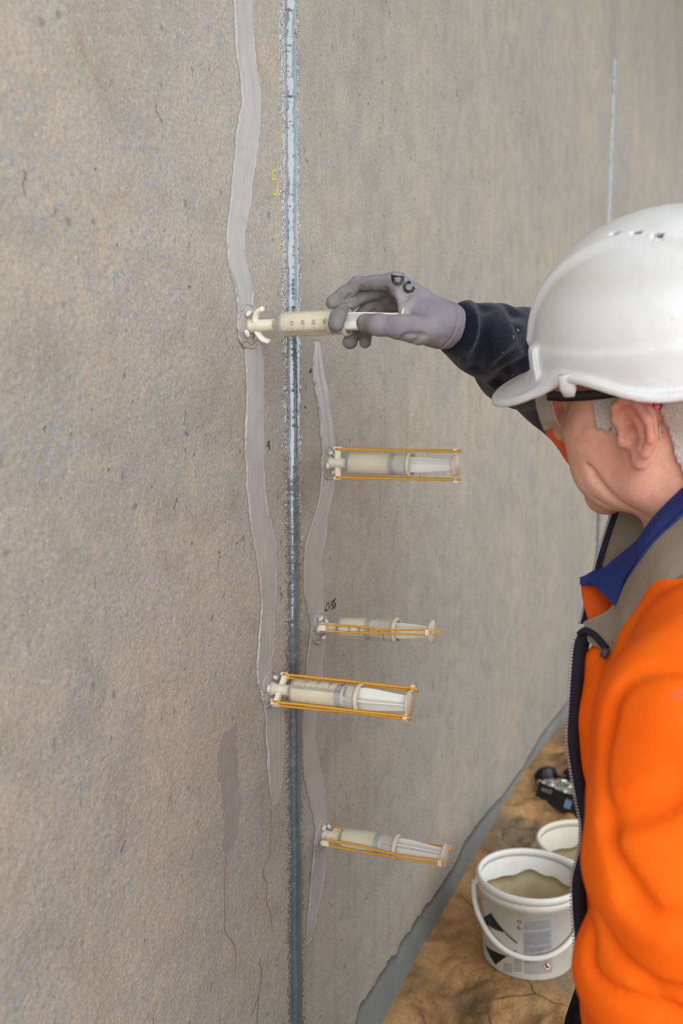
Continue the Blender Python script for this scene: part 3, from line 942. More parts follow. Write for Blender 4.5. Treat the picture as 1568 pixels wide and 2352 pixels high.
def bucket(loc, h, rt, rb_, label, mat, yaw, resid_h, handle_tilt=None):
    """open pail; local -y faces the camera."""
    R = np.array([[math.cos(yaw), -math.sin(yaw), 0], [math.sin(yaw), math.cos(yaw), 0], [0, 0, 1]])
    t = thing('bucket', label, 'bucket', mat4(R, loc))
    def rad(z): return rb_ + (rt - rb_) * z / h
    tk = 0.0022
    MB().lathe([(0, 0.004), (rb_ - 0.008, 0.004), (rb_ - 0.007, 0.0), (rb_ - 0.002, 0.0), (rb_, 0.003), (rad(h - 0.030), h - 0.030), (rad(h) + 0.0012, h - 0.0295), (rad(h) + 0.0016, h - 0.012),
                (rad(h) - tk, h - 0.012), (rb_ - tk, 0.008), (0, 0.008)], 72).build('body', mat, t, local=True)
    MB().lathe([(rad(h) - tk - 0.001, h - 0.014), (rad(h) + 0.0045, h - 0.013), (rad(h) + 0.0052, h - 0.004), (rad(h) + 0.003, h), (rad(h) - 0.001, h), (rad(h) - tk - 0.001, h - 0.003)], 72, close=True).build('rim', mat, t, local=True)
    na = 96; an = np.linspace(0, 2 * math.pi, na)
    tz = resid_h + 0.010 * fbm(np.stack([np.cos(an) * 1.5, np.sin(an) * 1.5, an * 0], -1), 2, int(h * 1e4)) 
    zz = 0.0095 + np.linspace(0, 1, 8)[None] * (tz[:, None] - 0.0095)
    gi = np.stack([(np.vectorize(rad)(zz) - tk - 0.0012) * np.cos(an)[:, None], (np.vectorize(rad)(zz) - tk - 0.0012) * np.sin(an)[:, None], zz], -1)
    go = gi.copy(); go[:, :, :2] *= 1.006
    v, f = slab(gi, go)
    mk('residue', v, f, M_resid, t, local=True)
    MB().lathe([(0, 0.014), (rad(0.014) - tk - 0.001, 0.014), (rad(0.009) - tk - 0.001, 0.009), (0, 0.009)], 48).build('residue', M_resid, t, local=True)
    for s in (-1, 1):
        MB().tube([(s * (rad(h - 0.03) - 0.001), 0, h - 0.026), (s * (rt + 0.007), 0, h - 0.026)], 0.008, 14).build('handle_lug', mat, t, local=True)
    return t, rad
def on_bucket(poly_pts, rad, off, h):
    pass

vd = B1 - CAM; yaw1 = math.atan2(vd[1], vd[0]) - math.pi / 2
b1, rad1 = bucket(B1, H1, R1, RB1, 'white plastic bucket with black diamond label, in front of the second bucket', M_buck, yaw1, 0.125)
# bail handle hanging in front
ta = np.linspace(0, math.pi, 50)
dn = nrm([0, -0.62, -0.80])
hp = np.array([np.array([(R1 + 0.009) * math.cos(a) * (1 + 0.03 * math.sin(a)), 0, H1 - 0.026]) + dn * 0.118 * math.sin(a) ** 0.85 for a in ta])
# keep the bail clear of the tapering wall
for q in hp:
    rr = rad1(q[2]) + 0.007
    if math.hypot(q[0], q[1]) < rr: q[1] = -math.sqrt(max(rr * rr - q[0] ** 2, 0))
MB().tube(hp, 0.0052, 12, upv=(0, 0.3, 1)).build('handle', M_buck, b1, local=True)
def decal(polys, name, mat, off=0.0005, clip=8):
    """polys: list of 2-D outlines in (arc metres across the front, height); wrapped on the bucket side."""
    bm = bmesh.new()
    for pl in polys:
        vs = [bm.verts.new((x, z, 0)) for x, z in pl]
        try: bm.faces.new(vs)
        except ValueError: pass
    xs = [v.co.x for v in bm.verts]
    for x in np.arange(min(xs), max(xs), 0.006)[1:]:
        bmesh.ops.bisect_plane(bm, geom=bm.verts[:] + bm.edges[:] + bm.faces[:], plane_co=(x, 0, 0), plane_no=(1, 0, 0))
    bmesh.ops.triangulate(bm, faces=bm.faces[:])
    bm.verts.index_update()
    v = np.array([tuple(q.co) for q in bm.verts]); f = [tuple(q.index for q in fc.verts) for fc in bm.faces]
    bm.free()
    r = np.array([rad1(z) for z in v[:, 1]]) + off
    a = v[:, 0] / R1 - math.pi / 2
    return mk(name, np.stack([r * np.cos(a), r * np.sin(a), v[:, 1]], -1), f, mat, b1, smooth=False, local=True)
def bpx(px, py):
    """pixel -> (arc, height) on the bucket front."""
    r = ray(px, py); Ri = np.array(ROOTM[b1.name].inverted())
    o = Ri[:3, :3] @ CAM + Ri[:3, 3]; d = Ri[:3, :3] @ r
    for s in np.linspace(1.0, 2.4, 5600):
        q = o + s * d
        if math.hypot(q[0], q[1]) <= rad1(q[2]) and q[2] < H1:
            return ((math.atan2(q[1], q[0]) + math.pi / 2) * R1, q[2])
    return (0, 0)
def Q(pts): return [bpx(*q) for q in pts]
decal([Q([(1127, 2097), (1161, 2142), (1140, 2136), (1122, 2126), (1107, 2113)])], 'label_mark', M_black)
decal([Q([(1114, 2170), (1138, 2186), (1164, 2196), (1138, 2216)])], 'label_mark', M_black)
decal([Q([(1161, 2141), (1188, 2165), (1186, 2167), (1159, 2143)])], 'label_mark', M_black)
decal([Q([(1164, 2195), (1186, 2181), (1187, 2182), (1165, 2197)])], 'label_mark', M_black)
decal([Q([(1200, 2113), (1267, 2105), (1268, 2200), (1267, 2233), (1204, 2236)])], 'label_panel', M_grey, 0.0003)
tl = []
for k in range(38):
    y = 2116 + k * 2.55
    if k in (8, 9, 22, 29): continue
    if 2184 < y: x1_ = 1246
    else: x1_ = 1264
    tl.append(Q([(1203, y), (x1_, y - 6), (x1_, y - 4.8), (1203, y + 1.2)]))
decal(tl, 'small_print', M_gtxt, 0.0006)['kind'] = 'stuff'
tl = []
for k in range(5): tl.append(Q([(1156, 2212 + k * 4.2), (1176, 2213 + k * 4.6), (1176, 2214.5 + k * 4.6), (1156, 2213.5 + k * 4.2)]))
for k in range(7): tl.append(Q([(1180, 2198 + k * 5), (1198, 2198 + k * 5.2), (1198, 2200 + k * 5.2), (1180, 2200 + k * 5)]))
decal(tl, 'small_print', M_gtxt, 0.0006)['kind'] = 'stuff'
M_wht = plain('white_print', (236, 234, 232), 0.6)
for cy in (2197, 2219):
    cx = 1256
    decal([Q([(cx, cy - 11), (cx + 11, cy), (cx, cy + 11), (cx - 11, cy)])], 'hazard_diamond', M_red, 0.0009)
    decal([Q([(cx, cy - 8.6), (cx + 8.6, cy), (cx, cy + 8.6), (cx - 8.6, cy)])], 'hazard_diamond', M_wht, 0.0012)
decal([Q([(1254.6, 2191), (1257.4, 2191), (1256.8, 2199), (1255.2, 2199)]), Q([(1255, 2200.5), (1257, 2200.5), (1257, 2202.5), (1255, 2202.5)])], 'hazard_sign', M_black, 0.0015)
decal([Q([(1251, 2214), (1254, 2213), (1256, 2218), (1261, 2219), (1260, 2222), (1252, 2222)])], 'hazard_sign', M_black, 0.0015)
# sideways letters beside the grey panel
v, f = text_mesh('IP O', 0.011)
c0 = np.array(bpx(1192, 2124))
vv = np.stack([-v[:, 1] + c0[0], v[:, 0] + c0[1]], -1)
r_ = np.array([rad1(z) for z in vv[:, 1]]) + 0.0007
a_ = vv[:, 0] / R1 - math.pi / 2
mk('label_letters', np.stack([r_ * np.cos(a_), r_ * np.sin(a_), vv[:, 1]], -1), f, M_black, b1, smooth=False, local=True)

# second bucket, behind
vd = B2 - CAM; yaw2 = math.atan2(vd[1], vd[0]) - math.pi / 2
b2, rad2 = bucket(B2, H1, R1, RB1, 'yellowed ivory bucket half hidden behind the front bucket and the orange jacket', M_buck2, yaw2, 0.115)
hp = np.array([np.array([(R1 + 0.009) * math.cos(a), 0, H1 - 0.026]) + nrm([0.1, 0.78, -0.62]) * 0.115 * math.sin(a) ** 0.9 for a in ta])
for q in hp:
    rr = rad2(q[2]) + 0.007
    if math.hypot(q[0], q[1]) < rr: q[1] = math.sqrt(max(rr * rr - q[0] ** 2, 0))
MB().tube(hp, 0.0046, 12, upv=(0, 0.3, 1)).build('handle', M_buck2, b2, local=True)

# foil pouch
def gz(px, py, z0=0.0):
    z = z0
    for _ in range(8):
        q = G(px, py, z); z = float(ground(np.array([[q[0]]]), np.array([[q[1]]]))[0, 0])
    return np.array([q[0], q[1], z])
M_foil = Mat('silver_foil'); M_foil.set(Metallic=1.0, Roughness=0.16)
M_foil.col(M_foil.ramp(M_foil.noise(60), [(0.3, (0.75, 0.75, 0.76, 1)), (0.7, (0.9, 0.9, 0.9, 1))])); M_foil.bump(M_foil.voro(45), 0.9, 0.02)
pa, pb = gz(1226, 1826), gz(1330, 1884)
ex = nrm((pb - pa) * [1, 1, 0]); ey = np.array([-ex[1], ex[0], 0])
if ey @ (CAM - pa) > 0: ey = -ey                                # into the picture
Lp = float(np.linalg.norm(pb - pa)) * 1.35
fp = thing('foil_pouch', 'silver and black foil pouch lying behind the buckets', 'pouch', mat4(np.stack([ex, ey, np.array([0, 0, 1.0])], 1), pa + np.array([0, 0, -0.008])))
n, m = 40, 18
u = np.linspace(0, 1, n); s = np.linspace(0, 1, m)
U, S_ = np.meshgrid(u, s, indexing='ij')
crink = 0.005 * fbm(np.stack([U * 9, S_ * 5, U * 0], -1).reshape(-1, 3), 3, 5).reshape(n, m)
# black face leaning back, foil top folding over behind it
face = np.stack([U * Lp, 0.018 * S_ + crink * 0.3, 0.042 * S_], -1)
v, f = slab(face, face + np.array([0, 0.004, 0.0]))
mk('printed_face', v, f, M_black, fp, local=True)
tp_ = np.stack([U * Lp, 0.018 + 0.075 * S_, 0.044 - 0.012 * S_ + 0.018 * np.sin(S_ * math.pi) * np.sin(U * 3.1) + crink], -1)
v, f = slab(tp_, tp_ - np.array([0, -0.0, 0.028]))
mk('foil_top', v, f, M_foil.m, fp, local=True)
M_wlab = plain('pouch_logo', (120, 150, 190), 0.5)
sp = np.stack([U[:8, :6] * 0 + Lp * (0.48 + 0.10 * np.linspace(0, 1, 8)[:, None]), 0.018 * (0.25 + 0.5 * np.linspace(0, 1, 6))[None] - 0.0022 + 0 * U[:8, :6], 0.042 * (0.25 + 0.5 * np.linspace(0, 1, 6))[None] + 0 * U[:8, :6]], -1)
v, f = slab(sp, sp + np.array([0, 0.001, 0]))
mk('pouch_mark', v, f, M_wlab, fp, local=True)
sp2 = sp.copy(); sp2[:, :, 0] = Lp * (0.08 + 0.17 * np.linspace(0, 1, 8)[:, None]); sp2[:, :, 1] += 0.006; sp2[:, :, 2] = sp2[:, :, 2] * 0.5 + 0.022
v, f = slab(sp2, sp2 + np.array([0, 0.001, 0]))
mk('pouch_mark', v, f, plain('pouch_text', (96, 98, 100), 0.5), fp, local=True)

# dark glasses lying lens-down
ga = gz(1240, 1796); gb = gz(1330, 1796)
ex = nrm((gb - ga) * [1, 1, 0]); ey = np.array([-ex[1], ex[0], 0])
if ey @ (CAM - ga) > 0: ey = -ey
pxm = depth(ga) / FPX
sg = thing('dark_glasses', 'black wraparound glasses lying on the dirt beyond the foil pouch', 'glasses', mat4(np.stack([ex, ey, np.array([0, 0, 1.0])], 1), ga + np.array([0, 0, 0.002])))
M_blk = plain('black_lens', (20, 20, 19), 0.25)
for k, cxp in enumerate((16, 80)):
    cxm = cxp * pxm
    U2, S2 = np.meshgrid(np.linspace(-1, 1, 25), np.linspace(0, 1, 9), indexing='ij')
    hgt = 29 * pxm * np.sqrt(np.clip(1 - np.abs(U2) ** 2.6, 0, 1)) * (1 + 0.12 * (U2 if k == 0 else -U2))
    g = np.stack([cxm + 27 * pxm * U2, 0.012 * U2 ** 2 + 0.010 * S2, S2 * hgt + 0.003 * (1 - U2 ** 2)], -1)
    v, f = slab(g, g + np.array([0, 0.003, 0]))
    mk('lens', v, f, M_blk, sg, local=True)
MB().tube(catmull([(36 * pxm, 0.006, 0.016), (48 * pxm, 0.0, 0.014), (60 * pxm, 0.006, 0.016)], 12), 0.0042, 8).build('bridge', M_blk, sg, local=True)
for sx in (-11, 107):
    MB().tube(catmull([(sx * pxm, 0.014, 0.012), ((sx - 2) * pxm, -0.02, 0.006), ((sx - 1) * pxm, -0.05, 0.004)], 10), 0.0025, 8).build('temple_arm', M_blk, sg, local=True)

# ================================================================== THE WORKER
FH = np.array([math.cos(A_YAW), math.sin(A_YAW), 0.0])
ZU = np.array([0, 0, 1.0])
def basis(yaw, pitch, roll):
    """yaw: turned away from pure left profile; roll: crown leaning to the camera; pitch: looking down."""
    f = -RT * math.cos(yaw) + FH * math.sin(yaw)
    l = -FH * math.cos(yaw) - RT * math.sin(yaw)
    u = ZU * math.cos(roll) + l * math.sin(roll); l = l * math.cos(roll) - ZU * math.sin(roll)
    f2 = f * math.cos(pitch) - u * math.sin(pitch); u2 = u * math.cos(pitch) + f * math.sin(pitch)
    return np.stack([f2, l, u2])
HBAS = basis(math.radians(42), math.radians(2), math.radians(17))
EAR = P(1452, 1000, 0.945)
HO = EAR - HBAS[1] * 0.076
def hl(p): return (p - HO) @ HBAS.T                 # world -> head frame (f, l, u)
def hw(q): return HO + np.asarray(q, float) @ HBAS   # head frame -> world
TB = basis(math.radians(20), 0, 0)
TF, TL = TB[0], TB[1]

# ---- materials
M_skin = Mat('skin'); M_skin.set(Roughness=0.48, Specular_IOR_Level=0.35, Subsurface_Weight=0.12, Subsurface_Scale=0.004)
M_skin.b.inputs['Subsurface Radius'].default_value = (1.0, 0.35, 0.2)
c = M_skin.ramp(M_skin.noise(22, 5, 0.6), [(0.3, s2l((204, 146, 124))), (0.5, s2l((216, 162, 140))), (0.72, s2l((224, 176, 154)))])
c = M_skin.mix(M_skin.math('MULTIPLY', M_skin.step(M_skin.noise(150, 4, 0.6), 0.58, 0.74), 0.3), c, s2l((172, 104, 88)))
c = M_skin.mix(M_skin.math('MULTIPLY', M_skin.attr('pink'), 0.6), c, s2l((212, 132, 120)))
c = M_skin.mix(M_skin.math('MULTIPLY', M_skin.math('MULTIPLY', M_skin.attr('stubble'), M_skin.step(M_skin.noise(700, 2), 0.5, 0.65)), 0.5), c, s2l((196, 182, 172)))
M_skin.col(c); M_skin.bump(M_skin.noise(420, 4, 0.6), 0.25, 0.0015).bump(M_skin.noise(90, 3), 0.2, 0.003)
M_hair = Mat('white_hair'); M_hair.set(Roughness=0.6, Specular_IOR_Level=0.3)
M_hair.col(M_hair.ramp(M_hair.noise(60, 4, 0.6, vec=M_hair.co((18, 18, 1.2))), [(0.25, s2l((176, 164, 156))), (0.6, s2l((226, 218, 212)))]))
M_hair.bump(M_hair.noise(50, 3, 0.6, vec=M_hair.co((18, 18, 1.0))), 0.9, 0.004)
def cloth(name, rgb, dark, rough=0.9, weave=900, stains=0.0):
    m = Mat(name); m.set(Roughness=rough, Specular_IOR_Level=0.12)
    c = m.ramp(m.noise(9, 4), [(0.3, s2l(dark)), (0.6, s2l(rgb))])
    if stains:
        c = m.mix(m.math('MULTIPLY', m.step(m.noise(10, 6, 0.7, dist=1.0), 0.66, 0.74), stains), c, s2l((150, 122, 110)))
        c = m.mix(m.math('MULTIPLY', m.step(m.noise(33, 3, 0.5), 0.73, 0.77), stains), c, s2l((120, 100, 92)))
    m.col(c); m.bump(m.noise(weave, 2), 0.3, 0.001)
    return m
M_or = cloth('orange_fleece', (255, 112, 22), (250, 100, 16), stains=0.75)
mo = M_or
nav = M_or.attr('navy')
sock = M_or.b.inputs['Base Color'].links[0].from_socket
M_or.col(M_or.mix(nav, sock, s2l((14, 17, 28))))
M_navy = Mat('navy_fleece'); M_navy.set(Roughness=0.95, Specular_IOR_Level=0.1, Sheen_Weight=0.2)
c = M_navy.ramp(M_navy.noise(12, 4), [(0.3, s2l((17, 24, 36))), (0.7, s2l((27, 37, 54)))])
fl = M_navy.step(M_navy.noise(130, 3, 0.5), 0.715, 0.735)
c = M_navy.mix(M_navy.math('MULTIPLY', fl, 0.8), c, s2l((170, 172, 176)))
c = M_navy.mix(M_navy.attr('orange'), c, s2l((246, 98, 22)))
M_navy.col(c); M_navy.bump(M_navy.noise(420, 3), 0.5, 0.003)
M_fleece = cloth('grey_lining', (160, 148, 132), (138, 126, 112), weave=500)
M_blue = cloth('blue_collar', (52, 66, 128), (40, 52, 104))
M_shirt = cloth('orange_shirt', (214, 92, 34), (196, 78, 26))
M_tape = plain('navy_tape', (24, 27, 44), 0.85, 0.2, 90)
M_teeth = plain('zip_teeth', (170, 172, 178), 0.35)
M_trou = cloth('navy_trousers', (18, 24, 36), (12, 16, 26))
M_hat = Mat('white_hard_hat'); M_hat.set(Roughness=0.40, Specular_IOR_Level=0.5)
c = M_hat.mix(M_hat.math('MULTIPLY', M_hat.step(M_hat.noise(11, 5, 0.65), 0.50, 0.74), 0.5), s2l((221, 224, 227)), s2l((196, 192, 183)))
c = M_hat.mix(M_hat.math('MULTIPLY', M_hat.step(M_hat.noise(70, 3), 0.70, 0.76), 0.5), c, s2l((165, 160, 150)))
c = M_hat.mix(M_hat.math('MULTIPLY', M_hat.attr('grime'), 0.7), c, s2l((184, 178, 160)))
M_hat.col(c); M_hat.bump(M_hat.noise(180, 3), 0.08, 0.001)

# ---- skull, face, neck: one surface
def head_core(q):
    d = ell(q, (-0.012, 0, 0.052), (0.096, 0.077, 0.090))
    d = smin(d, ell(q, (0.050, 0, -0.008), (0.050, 0.060, 0.080)), 0.030)
    for s in (-1, 1):
        d = smin(d, ell(q, (0.055, s * 0.040, -0.012), (0.034, 0.030, 0.032)), 0.022)        # cheekbone
        d = smin(d, rcone(q, (0.002, s * 0.057, -0.020), (0.008, s * 0.054, -0.058), 0.018, 0.017), 0.025)   # ramus
        d = smin(d, rcone(q, (0.008, s * 0.054, -0.058), (0.072, s * 0.016, -0.090), 0.017, 0.018), 0.020)   # jaw
        d = smin(d, ell(q, (0.050, s * 0.040, -0.052), (0.040, 0.026, 0.036)), 0.02)          # jowl
    d = smin(d, ell(q, (0.074, 0, -0.088), (0.020, 0.028, 0.020)), 0.020)                     # chin
    d = smin(d, rcone(q, (0.094, 0, 0.020), (0.118, 0, -0.022), 0.009, 0.013), 0.012)          # nose
    d = smin(d, ell(q, (0.100, 0, -0.052), (0.008, 0.024, 0.006)), 0.010)                      # lips
    d = smin(d, ell(q, (0.100, 0, -0.062), (0.008, 0.021, 0.006)), 0.008)
    d = smax(d, -ell(q, (0.108, 0, -0.057), (0.010, 0.024, 0.0015)), 0.004)
    for s in (-1, 1):
        d = smax(d, -ell(q, (0.100, s * 0.033, 0.022), (0.014, 0.018, 0.013)), 0.012)          # eye socket
        d = smin(d, ell(q, (0.082, s * 0.033, 0.022), (0.013, 0.014, 0.012)), 0.003)           # eyeball
    d = smin(d, rcone(q, (-0.020, 0.0, -0.050), (-0.045, 0.012, -0.175), 0.058, 0.064), 0.030)  # neck
    return d
HELIX = [(0.008, 0.079, 0.004), (0.012, 0.081, 0.018), (0.009, 0.084, 0.031), (-0.002, 0.086, 0.039), (-0.015, 0.088, 0.036), (-0.024, 0.090, 0.021), (-0.024, 0.089, 0.002), (-0.016, 0.086, -0.014), (-0.007, 0.082, -0.026)]
ANTI = [(-0.002, 0.080, 0.026), (-0.011, 0.083, 0.019), (-0.015, 0.084, 0.004), (-0.010, 0.083, -0.010), (-0.002, 0.080, -0.014)]
def head_sdf(p):
    q = hl(p)
    d = head_core(q)
    for s in (1, -1):
        e = q * np.array([1, s, 1])
        k = smin(chain(e, HELIX, [0.0040, 0.0042, 0.0044, 0.0046, 0.0046, 0.0044, 0.0042, 0.0042, 0.0045], 0.004), chain(e, ANTI, [0.0032, 0.0040, 0.0042, 0.0040, 0.0036], 0.003), 0.0035)
        k = smin(k, ell(e, (-0.006, 0.080, -0.024), (0.0085, 0.0058, 0.0095)), 0.006)
        k = smin(k, ell(e, (-0.007, 0.076, 0.008), (0.020, 0.0065, 0.030)), 0.004)
        k = smin(k, ell(e, (0.009, 0.079, -0.004), (0.0055, 0.0062, 0.0085)), 0.003)
        
        
        d = smin(d, k, 0.006)
        d = smax(d, -ell(e, (-0.002, 0.089, 0.002), (0.0085, 0.016, 0.0115)), 0.003)
        d = smax(d, -chain(e, [(0.002, 0.088, 0.027), (-0.010, 0.091, 0.028), (-0.019, 0.093, 0.014), (-0.019, 0.092, 0.000)], [0.0026, 0.003, 0.0028, 0.002], 0.002), 0.003)
    # folds of an older face, on both sides
    for s in (1, -1):
        e = q * np.array([1, s, 1])
        for pl, r in (([(0.060, 0.062, -0.022), (0.050, 0.066, -0.050), (0.032, 0.066, -0.074), (0.010, 0.062, -0.092)], 0.0040),
                      ([(0.072, 0.056, -0.030), (0.066, 0.056, -0.058), (0.050, 0.055, -0.084)], 0.0035),
                      ([(0.030, 0.078, 0.012), (0.045, 0.075, 0.010), (0.058, 0.070, 0.006)], 0.002)):
            d = smax(d, -chain(e, pl, [r * 0.05] + [r * 0.22] * (len(pl) - 2) + [r * 0.05], 0.003), 0.010)
    # shoulders and chest under the clothes
    w_ = rcone(p, hw((-0.045, 0.012, -0.175)), P(1670, 1540, 1.04), 0.064, 0.070)
    d = smin(d, w_, 0.04)
    d = smin(d, rcone(p, P(1690, 1600, 0.94), P(1690, 1600, 1.14), 0.05, 0.05), 0.04)
    d = smin(d, ell(p, P(1690, 1700, 1.04), (0.09, 0.11, 0.14), TB), 0.05)
    return d
lo = np.minimum(HO - 0.26, P(1650, 1640, 1.02) - 0.20); hi = HO + 0.22
hi = np.maximum(hi, P(1650, 1640, 1.02) + 0.2)
lo[2] = P(1650, 1900, 1.02)[2]; hi[2] = HO[2] + 0.17
person = thing('person', 'man in white hard hat and orange jacket reaching out a gloved hand', 'person', Matrix.Translation(Vector(P(1600, 2300, 1.0) * np.array([1, 1, 0]))))
v, f = snets(head_sdf, lo, hi, 0.0024)
q = hl(v)
pink = np.clip(1 - np.linalg.norm((q - np.array([-0.006, 0.088, 0.006])) / np.array([0.035, 0.02, 0.045]), axis=1), 0, 1) ** 0.5 + 0.5 * np.clip(1 - np.linalg.norm((q - np.array([0.03, 0.07, -0.045])) / 0.05, axis=1), 0, 1)
stub = np.clip((-0.035 - q[:, 2]) / 0.03, 0, 1) * np.clip((q[:, 0] - 0.0) / 0.03, 0, 1)
mk('body', v, f, M_skin.m, person, attrs={'pink': np.clip(pink, 0, 1), 'stubble': stub})

def hair_sdf(p):
    q = hl(p)
    d = head_core(q) - 0.0045
    nz = 0.008 * fbm(q * np.array([260, 60, 40]), 3, 4)
    back = np.maximum(q[:, 0] + 0.030 + nz + 0.25 * np.clip(-q[:, 2] - 0.01, 0, 1), -0.062 - q[:, 2] + nz)
    side = np.maximum(np.abs(q[:, 0] - 0.026) - 0.013 + nz * 0.6, 0.004 - q[:, 2] + nz)
    top = 0.032 - q[:, 2]
    reg = np.minimum(np.minimum(back, side), np.maximum(top, q[:, 0] - 0.035 + nz))
    cut = np.maximum(d, reg)
    return np.maximum(cut, q[:, 2] - 0.075)
v, f = snets(hair_sdf, HO - 0.16, HO + 0.16, 0.0022)
mk('hair', v, f, M_hair.m, person)

# ---- hard hat
def hat_base(q):
    uu = np.maximum(q[:, 2] - 0.078, 0)
    flare = 1 - 0.10 * np.clip(0.078 - q[:, 2], 0, 0.04)
    e = np.stack([(q[:, 0] + 0.014) * flare, q[:, 1] * flare, uu], -1)
    return ell(e, (0, 0, 0), (0.134, 0.122, 0.112))
def sst(x, a, b):
    t = np.clip((x - a) / (b - a), 0, 1); return t * t * (3 - 2 * t)
def brim_u(q):
    f_ = q[:, 0]
    ub = 0.068 - 0.020 * sst(-f_, -0.03, 0.06)
    pu = 0.058 - 0.42 * (q[:, 0] - 0.115) - 1.6 * q[:, 1] ** 2
    return ub + (np.minimum(pu, ub) - 0.002 - ub) * sst(f_, 0.025, 0.085)
def hat_sdf(p, vents=True):
    q = hl(p)
    d = hat_base(q)
    al = np.abs(q[:, 1])
    strip_w = 0.060 - 0.010 * sst(q[:, 0], 0.05, 0.14)
    off = 0.0068 * sst(-al, -strip_w - 0.003, -strip_w + 0.002) * sst(q[:, 2], 0.078, 0.098)
    off = off + 0.0028 * sst(-q[:, 2], -0.098, -0.090)
    d = d - off
    ub = brim_u(q)
    shell = np.maximum(np.maximum(d, -(d + 0.0042 + off)), ub - q[:, 2])
    lip = smax(np.abs(d - 0.0028) - 0.0046, np.abs(q[:, 2] - ub - 0.003) - 0.0042, 0.003)
    shell = smin(shell, lip, 0.003)
    # peak
    pu = 0.058 - 0.42 * (q[:, 0] - 0.115) - 1.6 * q[:, 1] ** 2
    out = (np.sqrt(((q[:, 0] - 0.062) / 0.114) ** 2 + (q[:, 1] / 0.112) ** 2) - 1) * 0.11
    pk = smax(np.abs(q[:, 2] - pu) * 0.88 - 0.0022, out, 0.003)
    rimp = np.sqrt((np.abs(out)) ** 2 + (q[:, 2] - pu) ** 2) - 0.0042
    pk = smin(pk, rimp, 0.002)
    pk = np.maximum(pk, -(d + 0.003)); pk = np.maximum(pk, 0.045 - q[:, 0])
    shell = smin(shell, pk, 0.010)
    # accessory slot post and webbing lug on the near and far side
    for s in (1, -1):
        shell = smin(shell, np.maximum(np.maximum(np.abs(q[:, 0] - 0.085) - 0.005, np.abs(d - 0.002) - 0.004), np.abs(q[:, 2] - 0.076) - 0.018), 0.003)
    if vents:
        for vc in VENTS:
            b_ = np.maximum(np.maximum(np.abs((q - vc)[:, 0]) - 0.0046, np.abs((q - vc) @ VD) - 0.0016), np.linalg.norm(q - vc, axis=1) - 0.012)
            shell = np.maximum(shell, -b_)
    return shell
VENTS = []; VD = nrm([0, -0.55, 0.83])
for (px, py) in ((1410, 537), (1460, 534), (1510, 540)):
    hit = march(lambda a: hat_sdf(a, False), px, py, 0.7, 1.3)
    if hit is not None: VENTS.append(hl(hit[None])[0])
print('VENTS', VENTS)
hat = thing('hard_hat', 'white hard hat with three vent slots, worn by the man', 'hard hat', mat4(HBAS.T, HO))
v, f = snets(hat_sdf, HO + np.array([-0.24, -0.24, -0.09]), HO + np.array([0.24, 0.24, 0.235]), 0.0020)
q = hl(v)
grime = np.clip((q[:, 0] - 0.12) / 0.05, 0, 1) * 0.9 * np.clip(fbm(q * 30, 3, 3) + 0.4, 0, 1) + 0.4 * np.exp(-((q[:, 2] - 0.150) / 0.014) ** 2) * (np.abs(q[:, 1]) > 0.06)
mk('shell', v, f, M_hat.m, hat, attrs={'grime': np.clip(grime, 0, 1)})
# suspension band inside
aa = np.linspace(0, 2 * math.pi, 80, endpoint=True)
band = np.stack([0.004 + 0.118 * np.cos(aa), 0.096 * np.sin(aa), np.full_like(aa, 0.074)], -1)
top = np.stack([band, band + [0, 0, 0.028]], 1)
nn_ = np.stack([np.cos(aa), np.sin(aa), aa * 0], -1)[:, None]
vv, ff = slab(top + nn_ * 0.001, top - nn_ * 0.001)
mk('headband', hw(vv), ff, plain('black_band', (34, 32, 34), 0.7), hat)
LG = march(hat_sdf, 1304, 870, 0.7, 1.3)
if LG is None: LG = hw((0.078, 0.100, 0.068))
LG = LG + FH * 0.006
lug = MB().tube([LG + HBAS[2] * 0.004, LG - HBAS[2] * 0.010, LG - HBAS[2] * 0.017], [0.0085, 0.0085, 0.0055], 16, flat=0.45, upv=tuple(HBAS[1]))
lug.build('lug', M_hat.m, hat)

# ---- safety glasses
sgl = thing('safety_glasses', 'clear safety glasses with black arms and pink tips under the hat brim', 'glasses', mat4(HBAS.T, HO))
M_gl = trans_plastic('clear_lens', (188, 178, 166), 0.62, 0.08)
M_arm = plain('black_arm', (36, 27, 26), 0.45)
M_pnk = plain('pink_tip', (232, 92, 112), 0.4)
ang = np.linspace(-1.15, 1.15, 50); hh = np.linspace(0, 1, 10)
g = np.zeros((50, 10, 3))
for i, a in enumerate(ang):
    for j, t_ in enumerate(hh):
        r_ = 0.084 + 0.004 * math.sin(t_ * math.pi)
        low = -0.012 + 0.010 * abs(a) ** 3 - 0.006 * math.cos(a * 3.4)
        g[i, j] = (0.048 + r_ * math.cos(a) * 0.98, r_ * math.sin(a) * 0.93, low + (0.054 - low) * t_)
vv, ff = slab(g, g - np.array([0.0022, 0, 0]))
mk('lens', hw(vv), ff, M_gl, sgl)
